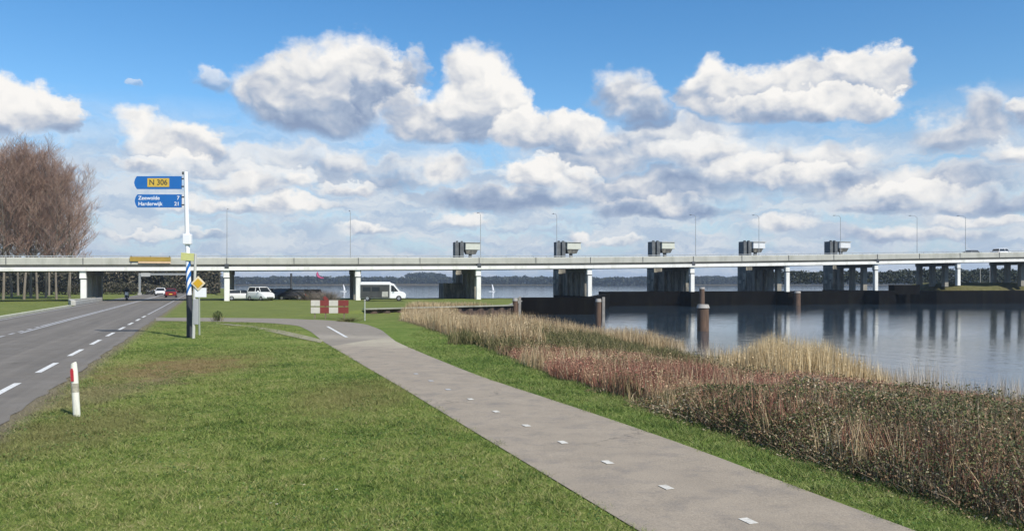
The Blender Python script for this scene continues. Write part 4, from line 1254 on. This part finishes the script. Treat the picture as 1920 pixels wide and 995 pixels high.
leaves(np.stack([x, y, z], 1)[keep], rng.uniform(.010, .026, keep.sum()) * np.clip(y[keep] / 10, .8, 1.5), leafm, 'bramble_thicket')['kind'] = 'stuff'
n = 60000
y = 4 + 14 * rng.uniform(0, 1, n); x = verge_x(y) + rng.uniform(0.05, 9.0, n)
keep = in_view(x, y, .42) & (y < 16.2 + (x - 3) * .1); x, y = x[keep], y[keep]; n = len(x)
top = thicket_top(x, y)
stems(x, y, height(x, y), top * rng.uniform(.7, 1.22, n) + .04, rng.uniform(.005, .012, n), rng.normal(0, .16, (n, 2)), stemm, 'bramble_canes')

# ---- tufts of dead grass and rosettes of leaves in the turf
n = 150000
y = rng.uniform(6.8, 24, n); x = rng.uniform(-17, 9, n)
cl_ = vnoise(x, y, 1.1, 81) * .6 + vnoise(x, y, 3.7, 82) * .4
keep = in_view(x, y) & (road_s(x, y) > -3.1) & ~((x > pathL_x(y) - .03) & (x < pathR_x(y) + .03)) & (x < verge_x(y) + .3) & (cl_ > .60)
x, y = x[keep], y[keep]
weed = island_mat('turf_weed_leaf', [(0, (.035, .075, .018)), (.5, (.075, .14, .03)), (.85, (.15, .22, .05)), (1, (.30, .27, .14))], .7)
leaves(np.stack([x, y, height(x, y) + rng.uniform(.004, .035, len(x))], 1), rng.uniform(.008, .024, len(x)), weed, 'turf_weeds', .8)['kind'] = 'stuff'
n = 60000
y = rng.uniform(6.8, 30, n); x = rng.uniform(-20, 9, n)
cl_ = vnoise(x, y, .8, 91) * .5 + vnoise(x, y, 3.1, 92) * .5
keep = in_view(x, y) & (road_s(x, y) > -3.25) & ~((x > pathL_x(y) - .03) & (x < pathR_x(y) + .03)) & (x < verge_x(y) + .3) & ((cl_ > .62) | ((road_s(x, y) < -2.6) & (cl_ > .4)))
x, y = x[keep], y[keep]
deadm = island_mat('dead_grass_blade', [(0, (.16, .12, .06)), (.6, (.30, .25, .13)), (1, (.46, .41, .26))], .8)
stems(x, y, height(x, y), rng.uniform(.012, .05, len(x)), rng.uniform(.004, .009, len(x)), rng.normal(0, .04, (len(x), 2)), deadm, 'dead_grass', segs=1)

# ---- red stemmed scrub and dry grass behind it
redm = island_mat('red_twig', [(0, (.12, .055, .042)), (.35, (.27, .112, .080)), (.6, (.36, .165, .115)), (.82, (.42, .27, .18)), (1, (.52, .42, .26))], .8, (.35, .5))
tanm = island_mat('dry_reed', [(0, (.20, .13, .07)), (.3, (.36, .26, .14)), (.65, (.52, .40, .235)), (1, (.66, .55, .36))], .75, (.25, .5), .15)
palem = island_mat('pale_reed', [(0, (.30, .24, .17)), (.5, (.46, .39, .30)), (1, (.58, .52, .42))], .8, (.25, .4))
olivem = island_mat('olive_brush', [(0, (.05, .055, .022)), (.4, (.10, .11, .04)), (.7, (.17, .15, .07)), (1, (.30, .25, .13))], .8, (.6, .4))
def scatter(n, xa, xb, ya, yb, cond, hf, w0, w1, lean, m_, name):
    x = rng.uniform(xa, xb, n); y = rng.uniform(ya, yb, n)
    k_ = cond(x, y) & in_view(x, y, .3); x, y = x[k_], y[k_]; n = len(x)
    return stems(x, y, height(x, y, False) - .02, hf(x, y) * rng.uniform(.6, 1.15, n), rng.uniform(w0, w1, n), rng.normal(0, lean, (n, 2)), m_, name)
shore = lambda x, y: sdist(np.stack([x, y], 1), LAND)
def redcond(x, y):
    e = x - verge_x(y); n_ = (vnoise(x, y, .8, 21) - .5)
    return (e > .25 + n_ * .8) & (shore(x, y) > 1.0 + n_) & (y > 15.0 + n_ * 3 + (x - 3) * .1) & (y < 27.5 + n_ * 3)
scatter(190000, -2.5, 12, 14, 33, redcond, lambda x, y: (.22 + .28 * vnoise(x, y, .6, 22) + .14 * vnoise(x, y, 2.4, 23)) * np.interp(y, [19, 26], [1, .62]) * np.interp(x - verge_x(y), [5, 10], [1, .6]), .006, .014, .10, redm, 'red_scrub')
# greener leaves in the near part
n = 80000
y = rng.uniform(4, 13, n); x = verge_x(y) - .1 + rng.uniform(0, 8, n)
keep = in_view(x, y, .42) & (vnoise(x, y, .7, 111) * .6 + vnoise(x, y, 2.2, 112) * .4 + (10 - y) * .035 > .47); x, y = x[keep], y[keep]; n = len(x)
top = thicket_top(x, y) * 1.04
greenm = island_mat('evergreen_leaf', [(0, (.045, .065, .03)), (.5, (.105, .125, .045)), (.85, (.17, .175, .07)), (1, (.34, .32, .20))], .7, None, .15)
leaves(np.stack([x, y, height(x, y) + top * (1 - rng.uniform(0, 1, n) ** 2.2 * .95)], 1), rng.uniform(.012, .028, n), greenm, 'evergreen_undergrowth')['kind'] = 'stuff'
# scattered red and tan stems through the brambles, so that the belts run into each other
def mixc(x, y):
    e = x - verge_x(y); n_ = vnoise(x, y, .5, 95) * .6 + vnoise(x, y, 1.9, 96) * .4
    return (e > .3) & (e < 8) & (n_ > .50) & (y > 8)
scatter(70000, -1, 13, 8, 19, mixc, lambda x, y: (.40 + .55 * vnoise(x, y, .7, 97)) * np.interp(x - verge_x(y), [2, 7], [1, .42]), .006, .013, .12, redm, 'red_scrub')
def mixt(x, y):
    e = x - verge_x(y); n_ = vnoise(x, y, .45, 101) * .6 + vnoise(x, y, 2.1, 102) * .4
    return (e > .15) & (shore(x, y) > .3) & (n_ > np.where(y > 16, .66, .54)) & (y > 7)
scatter(90000, -3, 14, 7, 28, mixt, lambda x, y: (.36 + .55 * vnoise(x, y, .9, 103)) * np.interp(x - verge_x(y), [2, 7], [1, .45]), .006, .013, .12, tanm, 'dry_grass')
def mixo(x, y):
    e = x - verge_x(y); n_ = vnoise(x, y, .5, 105) * .6 + vnoise(x, y, 2.3, 106) * .4
    return (e > .3) & (shore(x, y) > .8) & (n_ > np.where(y < 27, .62, .5)) & (y > 14)
scatter(60000, -3, 12, 14, 32, mixo, lambda x, y: .22 + .42 * vnoise(x, y, .9, 107), .010, .022, .14, olivem, 'olive_brush')
# small leaves, seed heads and side twigs breaking up the upright stems
def litter(n, xa, xb, ya, yb, cond, hf, sz, m_, name):
    x = rng.uniform(xa, xb, n); y = rng.uniform(ya, yb, n)
    k_ = cond(x, y) & in_view(x, y, .3); x, y = x[k_], y[k_]; n = len(x)
    z = height(x, y, False) + hf(x, y) * rng.uniform(.35, 1.1, n)
    o = leaves(np.stack([x, y, z], 1), rng.uniform(.5, 1.2, n) * sz, m_, name, .1); o['kind'] = 'stuff'
litter(110000, -3, 12, 14, 30, redcond, lambda x, y: (.22 + .28 * vnoise(x, y, .6, 22) + .14 * vnoise(x, y, 2.4, 23)) * np.interp(y, [19, 26], [1, .62]) * np.interp(x - verge_x(y), [5, 10], [1, .6]), .026, redm, 'scrub_twigs')
litter(40000, -3, 12, 14, 34, mixo, lambda x, y: .25 + .4 * vnoise(x, y, .9, 107), .032, olivem, 'scrub_leaves')
litter(30000, -3, 14, 8, 28, mixt, lambda x, y: (.36 + .55 * vnoise(x, y, .9, 103)) * np.interp(x - verge_x(y), [2, 7], [1, .45]), .022, tanm, 'seed_heads')
def drycond(x, y):
    e = x - verge_x(y)
    return (e > .1) & (e < 1.5) & (y > 12.5)
scatter(26000, -9, 6, 12, 60, drycond, lambda x, y: .14 + .2 * vnoise(x, y, 1.5, 31), .006, .014, .07, tanm, 'dry_grass')
def olcond(x, y):
    return (np.hypot((x - 3.0) / 4.0, (y - 32.5) / 3.4) + (vnoise(x, y, .9, 3) - .5) < 1)
scatter(34000, -4, 7, 26, 38, olcond, lambda x, y: .30 + .40 * vnoise(x, y, 1.2, 32), .012, .03, .16, olivem, 'olive_brush')
def reedcond(x, y):
    e = x - verge_x(y); s = shore(x, y); n_ = vnoise(x, y, .35, 41) + .4 * (vnoise(x, y, 1.7, 42) - .5)
    return (e > .4) & (s > -.7) & (y > 29) & (n_ > .16) & ((s > .6) | (n_ > .45)) & (x < y * .215) & ((x < y * .09) | (n_ > .55)) & ((y > 36) | (x < verge_x(y) + 2.5))
scatter(150000, -10, 11, 28, 66, reedcond, lambda x, y: (.42 + .62 * vnoise(x, y, .5, 43) + .22 * vnoise(x, y, 2.0, 44)) * np.interp(y, [40, 50, 64], [1, .62, .30]), .010, .024, .12, tanm, 'reed_bed')
goldm = island_mat('golden_reed', [(0, (.34, .24, .12)), (.3, (.54, .41, .22)), (.65, (.68, .54, .32)), (1, (.78, .67, .44))], .75, (.25, .4), .2)
def clumpcond(x, y):
    return (np.hypot((x - 8.9) / 1.75, (y - 24.6) / 2.2) + (vnoise(x, y, .9, 51) - .5) * .7 + rng.normal(0, .26, len(x)) < .90)
scatter(46000, 6, 13, 22, 29, clumpcond, lambda x, y: (1.45 - .62 * np.clip(np.hypot((x - 8.9) / 1.75, (y - 24.6) / 2.2) - .3, 0, 1)) * (.80 + .5 * vnoise(x, y, 1.1, 52)), .009, .020, .10, goldm, 'tall_reed_clump')
litter(9000, 6, 13, 22, 29, clumpcond, lambda x, y: .88 * (1.45 - .62 * np.clip(np.hypot((x - 8.9) / 1.75, (y - 24.6) / 2.2) - .3, 0, 1)) * (.80 + .5 * vnoise(x, y, 1.1, 52)), .032, goldm, 'reed_plumes')
litter(40000, -10, 11, 28, 64, reedcond, lambda x, y: (.42 + .62 * vnoise(x, y, .5, 43)) * np.interp(y, [40, 50, 64], [1, .62, .30]), .035, tanm, 'reed_plumes')
def palecond(x, y):
    s = shore(x, y); n_ = vnoise(x, y, .6, 61)
    return (s > -.5) & (s < 4.5) & (y < 33) & (n_ > .36)
scatter(24000, 5, 19, 17, 33, palecond, lambda x, y: .55 + .7 * vnoise(x, y, .7, 62), .006, .013, .10, palem, 'pale_reeds')
# low dry tussocks at the foot of the quay
scatter(22000, -12, 2, 55, 72, lambda x, y: (x > verge_x(y) + .2) & (shore(x, y) > -.9), lambda x, y: .30 + .3 * vnoise(x, y, .8, 71), .015, .035, .12, tanm, 'quayside_reeds')

# ---- daisies
for i, (x_, y_) in enumerate([(570, 914), (508, 949), (519, 951), (631, 923), (607, 865)]):
    X_, Y_ = gp(x_, y_)
    e = empty('daisy', (X_, Y_, h1(X_, Y_)), 0, 'tiny white daisy flowering in the foreground grass', 'daisy', 'daisies in the foreground grass')
    MB().tube([(0, 0, 0), (0, 0, .038)], .002, 4).build('stalk', mat('stalk', (.08, .14, .03), .7), e)
    fl = MB()
    for k2 in range(9):
        a = 2 * math.pi * k2 / 9; fl.add([(0, 0, .038), (.013 * math.cos(a - .25), .013 * math.sin(a - .25), .041), (.016 * math.cos(a), .016 * math.sin(a), .042), (.013 * math.cos(a + .25), .013 * math.sin(a + .25), .041)], [(0, 1, 2, 3)])
    fl.build('petals', wht, e)
    MB().tube([(0, 0, .036), (0, 0, .044)], .004, 8).build('flower_centre', yel, e)

# ---- small shrub by the path corner
def twig_plant(name, loc, n, h0, spread, m_, label, cat, leafy=None, group=None):
    e = empty(name, loc, 0, label, cat, group)
    x = rng.normal(0, spread * .25, n); y = rng.normal(0, spread * .25, n)
    o = stems(x, y, np.zeros(n) - .03, h0 * rng.uniform(.5, 1.05, n), rng.uniform(.015, .035, n), np.stack([x, y], 1) * 1.3 + rng.normal(0, spread * .12, (n, 2)), m_, 'branches', parent=e)
    if leafy:
        r_ = rng.normal(size=(n * 6, 3)); r_ /= np.linalg.norm(r_, axis=1)[:, None]; r_ *= rng.uniform(.3, 1, (n * 6, 1)) ** .5
        C_ = r_ * [spread * .5, spread * .5, h0 * .45] + [0, 0, h0 * .6]
        l = leaves(C_, rng.uniform(.03, .06, len(C_)), leafy, 'foliage'); l.parent = e
    return e
sx_, sy_ = gp(404, 602)
twig_plant('young_shrub', (sx_, sy_ + .4, 0), 60, .62, .6, olivem, 'small dark green shrub on the lawn right of the priority sign', 'shrub', island_mat('shrub_leaf', [(0, (.03, .05, .015)), (.7, (.07, .10, .03)), (1, (.2, .22, .07))], .8))
greytw = island_mat('bare_twig', [(0, (.10, .085, .07)), (.6, (.20, .17, .14)), (1, (.32, .27, .24))], .85)
for (x_, Y_, hh, sp_, lab) in ((588, 112, 1.7, 3.2, 'bare grey brown bush left of the striped barrier, by the parked cars'), (612, 108, 1.5, 2.4, 'bare brown bush rising just above the striped barrier')):
    twig_plant('bare_bush', (px(x_, Y_), Y_, 0), 900, hh, sp_, greytw, lab, 'bush', None, 'bare bushes on the quay')
sx_, sy_ = gp(650, 603)
twig_plant('dark_tussock', (sx_, sy_ + .5, 0), 260, .34, .9, olivem, 'dark green tussock at the right foot of the striped barrier', 'tussock')

# ---- bare trees behind the left end of the bridge
barkm = mat('grey_bark', (.20, .175, .14), .9, .25, 1.5, .3, stretch=(2, 2, .5), dirt=((.10, .12, .06), .8, .6))
twigm = island_mat('twigs', [(0, (.16, .105, .078)), (.4, (.30, .19, .140)), (.75, (.38, .25, .185)), (1, (.46, .36, .28))], .85, (.12, .5))
def tree_mesh(seed, H0, Rc):
    """trunk with rising limbs that fork into a haze of fine twigs"""
    rr = random.Random(seed)
    T3, TR = [], []      # trunk and limb segments
    tw_a, tw_b, tw_r = [], [], []
    def seg(a, b_, ra, rb, store): store.append((a, b_, ra, rb))
    def grow(p, d, L_, r_, lvl):
        n_ = 4 if lvl < 2 else 3
        q = p.copy(); pts_ = [(q.copy(), r_)]
        for i in range(n_):
            d = (d + Vector((rr.gauss(0, .10), rr.gauss(0, .10), .07 + rr.gauss(0, .05)))).normalized()
            q = q + d * (L_ / n_); pts_.append((q.copy(), r_ * (1 - (i + 1) / n_ * .5)))
        for (a, ra), (b_, rb) in zip(pts_[:-1], pts_[1:]): seg(a, b_, ra, rb, T3 if lvl < 2 else TR)
        if lvl >= 4:
            return
        kids = {0: 6, 1: 6, 2: 5, 3: 5}[lvl]
        for j in range(kids):
            t = .30 + .70 * (j + rr.random() * .6) / kids
            i = min(int(t * n_), n_ - 1); a, ra = pts_[i]; b_, rb = pts_[i + 1]
            o = a.lerp(b_, t * n_ - i)
            az_ = rr.random() * 6.283; up = rr.uniform(.5, 1.0)
            nd = (d * .55 + Vector((math.cos(az_), math.sin(az_), 0)) * rr.uniform(.45, .9) + Vector((0, 0, up * .5))).normalized()
            grow(o, nd, L_ * rr.uniform(.48, .66), max(ra * .55, .010), lvl + 1)
    # bole, then limbs all the way up
    zz = 0; p = Vector((0, 0, -.2)); pts_ = [p.copy()]
    d = Vector((0, 0, 1))
    nb_ = 12
    for i in range(nb_):
        d = (d + Vector((rr.gauss(0, .025), rr.gauss(0, .025), .15))).normalized(); p = p + d * (H0 * .86 / nb_); pts_.append(p.copy())
    r0 = .21
    for i in range(nb_):
        seg(pts_[i], pts_[i + 1], r0 * (1 - i / nb_ * .85), r0 * (1 - (i + 1) / nb_ * .85), T3)
    for i in range(30):
        t = .26 + .74 * i / 30
        k2 = min(int(t * nb_), nb_ - 1); o = pts_[k2].lerp(pts_[k2 + 1], t * nb_ - k2)
        az_ = i * 2.4 + rr.gauss(0, .3); env = math.sin(math.pi * min(1, (t - .18) / .9)) ** .7
        nd = Vector((math.cos(az_), math.sin(az_), rr.uniform(.65, 1.25))).normalized()
        grow(o, nd, Rc * (.42 + .5 * env) * rr.uniform(.8, 1.1), .075 * (1.1 - t * .6), 1)
    def mesh(segs, sides, fat=1.0):
        S = np.array([(*a, *b_, ra * fat, rb * fat) for a, b_, ra, rb in segs])
        A_, B_, ra, rb = S[:, :3], S[:, 3:6], S[:, 6], S[:, 7]
        d_ = B_ - A_; d_ /= np.linalg.norm(d_, axis=1)[:, None] + 1e-9
        u = np.cross(d_, [.3, .9, .1]); u /= np.linalg.norm(u, axis=1)[:, None] + 1e-9
        v = np.cross(d_, u); vs = []
        for P0, r_ in ((A_, ra), (B_, rb)):
            for k2 in range(sides):
                t = 2 * math.pi * k2 / sides
                vs.append(P0 + (u * math.cos(t) + v * math.sin(t)) * r_[:, None])
        V_ = np.stack(vs, 1).reshape(-1, 3); o = np.arange(len(S))[:, None] * (2 * sides); fs = []
        for k2 in range(sides):
            k3 = (k2 + 1) % sides; fs.append(o + [k2, k3, sides + k3, sides + k2])
        return V_, np.concatenate(fs, 1).reshape(-1, 4)
    return mesh(T3, 6), mesh(TR, 3, 1.4)
tvars = [tree_mesh(s, 21 + s % 3, 6.0) for s in (1, 5)]
tmesh = []
TREES = [(-165, 128, 1.0), (-120, 120, .98), (-85, 132, 1.02), (-52, 117, .98), (-25, 126, 1.0), (6, 115, .99), (22, 133, .99), (45, 116, .95), (58, 124, 1.0), (70, 118, .93), (86, 130, .95), (106, 117, .88), (130, 126, .88), (-140, 146, 1.05), (-60, 150, 1.05), (34, 150, 1.03), (92, 152, .95), (128, 156, .80)]
protos = []
tn = 0
order = sorted(range(len(TREES)), key=lambda i: TREES[i][0])
vis = [i for i in order if TREES[i][0] > -110]
nth = ['first', 'second', 'third', 'fourth', 'fifth', 'sixth', 'seventh', 'eighth', 'ninth', 'tenth', 'eleventh', 'twelfth', 'thirteenth', 'fourteenth', 'fifteenth', 'sixteenth', 'seventeenth', 'eighteenth']
for j, i in enumerate(reversed(order)):
    x_, Y_, s = TREES[i]
    lab = 'tall bare brown tree behind the bridge, ' + ('at the right end of the grove' if j == 0 else f'{nth[j]} trunk from the right end of the grove')
    v = j % 2
    X_ = px(x_, Y_)
    if len(protos) <= v:
        e = empty('bare_tree', (X_, Y_, h1(X_, Y_)), j * 1.3, lab, 'tree', 'bare trees behind the bridge')
        (V1, F1), (V2, F2) = tvars[v]
        np_mesh('trunk', V1, F1, barkm, smooth=True, parent=e); np_mesh('crown', V2, F2, twigm, parent=e)
        protos.append(e)
    else:
        e = dup(protos[v], (X_, Y_, h1(X_, Y_)), j * 1.3, lab)
    e.scale = (s, s, s)

# ---- low dark wood behind the road and the grove
woodm = island_mat('far_wood_leaf', [(0, (.030, .034, .022)), (.5, (.060, .060, .040)), (.8, (.115, .10, .070)), (1, (.19, .165, .12))], .9, (.08, .5))
def wood(name, pts_, n, hmax, size, m_, depth, zb=0.0, label=None):
    C_ = []
    seg_ = [(np.array(a), np.array(b_)) for a, b_ in zip(pts_[:-1], pts_[1:])]
    tot = sum(np.linalg.norm(b_ - a) for a, b_ in seg_)
    for a, b_ in seg_:
        k_ = int(n * np.linalg.norm(b_ - a) / tot); t = rng.uniform(0, 1, k_)
        q = a + (b_ - a) * t[:, None]; dd = rng.uniform(0, depth, k_)
        q = q + np.stack([np.zeros(k_), dd], 1)
        tp_ = hmax * (.62 + .38 * vnoise(q[:, 0], q[:, 1], 1.6 / hmax, 5)) * (.8 + .3 * vnoise(q[:, 0], q[:, 1], .4 / hmax, 6))
        z = zb + tp_ * (1 - rng.uniform(0, 1, k_) ** 2 * 1.0)
        C_.append(np.stack([q[:, 0], q[:, 1], z], 1))
    C_ = np.concatenate(C_)
    o = leaves(C_, rng.uniform(.6, 1.4, len(C_)) * size, m_, name, 0); o['kind'] = 'stuff'
    return o
wood('dark_wood', [(-190, 190), (-130, 205), (-90, 205), (-82, 190)], 60000, 7.6, .42, woodm, 22)
wood('brushwood', [(-125, 160), (-95, 160), (-72, 165)], 12000, 2.8, .22, woodm, 6)
wood('dark_wood_by_water', [(-78, 176), (-70, 182), (-92, 240), (-128, 330)], 26000, 7.2, .4, woodm, 10)
# far shore
farm = island_mat('far_shore_leaf', [(0, (.018, .026, .020)), (.6, (.035, .045, .030)), (1, (.07, .075, .05))], .95, (.01, .4))
wood('far_shore_wood', [(-480, 1140), (-200, 1165), (150, 1190), (420, 1145), (800, 1165), (1400, 1215)], 60000, 13, 2.2, farm, 60, -.5)
wood('far_hill_wood', [(-190, 1420), (-120, 1400)], 7000, 22, 3.0, farm, 60, 0)
wood('headland_wood', [(84, 262), (130, 235), (175, 250), (260, 330)], 26000, 4.6, .45, farm, 25, 2.2)
wood('headland_wood', [(300, 420), (700, 620), (1100, 850)], 20000, 12, 1.6, farm, 40, 1.0)
for i, (x_, Y_, hh, lab) in enumerate(((1705, 215, 4.2, 'left of the second bridge pier from the right edge'), (1838, 205, 3.6, 'between the two rightmost bridge piers, left one'), (1856, 210, 3.5, 'between the two rightmost bridge piers, right one'))):
    X_ = px(x_, Y_); e = empty('pale_pole', (X_, Y_, h1(X_, Y_)), 0, 'pale pole on the headland, ' + lab, 'pole', 'pale poles on the headland')
    MB().tube([(0, 0, -.2), (0, 0, hh)], [.10, .08], 8).build('shaft', palep, e); MB().box((0, 0, hh), (.3, .2, .2)).build('top', steel_grey, e)


# ------------------------------------------------------------------ the air itself
hz = bpy.data.materials.new('haze_air'); hz.use_nodes = True
t_ = hz.node_tree; t_.nodes.remove(t_.nodes['Principled BSDF'])
pvn = t_.nodes.new('ShaderNodeVolumePrincipled'); pvn.inputs['Density'].default_value = .00022
pvn.inputs['Color'].default_value = (.62, .76, .95, 1); pvn.inputs['Anisotropy'].default_value = .1
t_.links.new(pvn.outputs[0], t_.nodes['Material Output'].inputs['Volume'])
hb_ = MB(); hb_.box((0, 2900, 15.5), (14000, 6400, 43.0))
tag(hb_.build('haze', hz), kind='stuff')
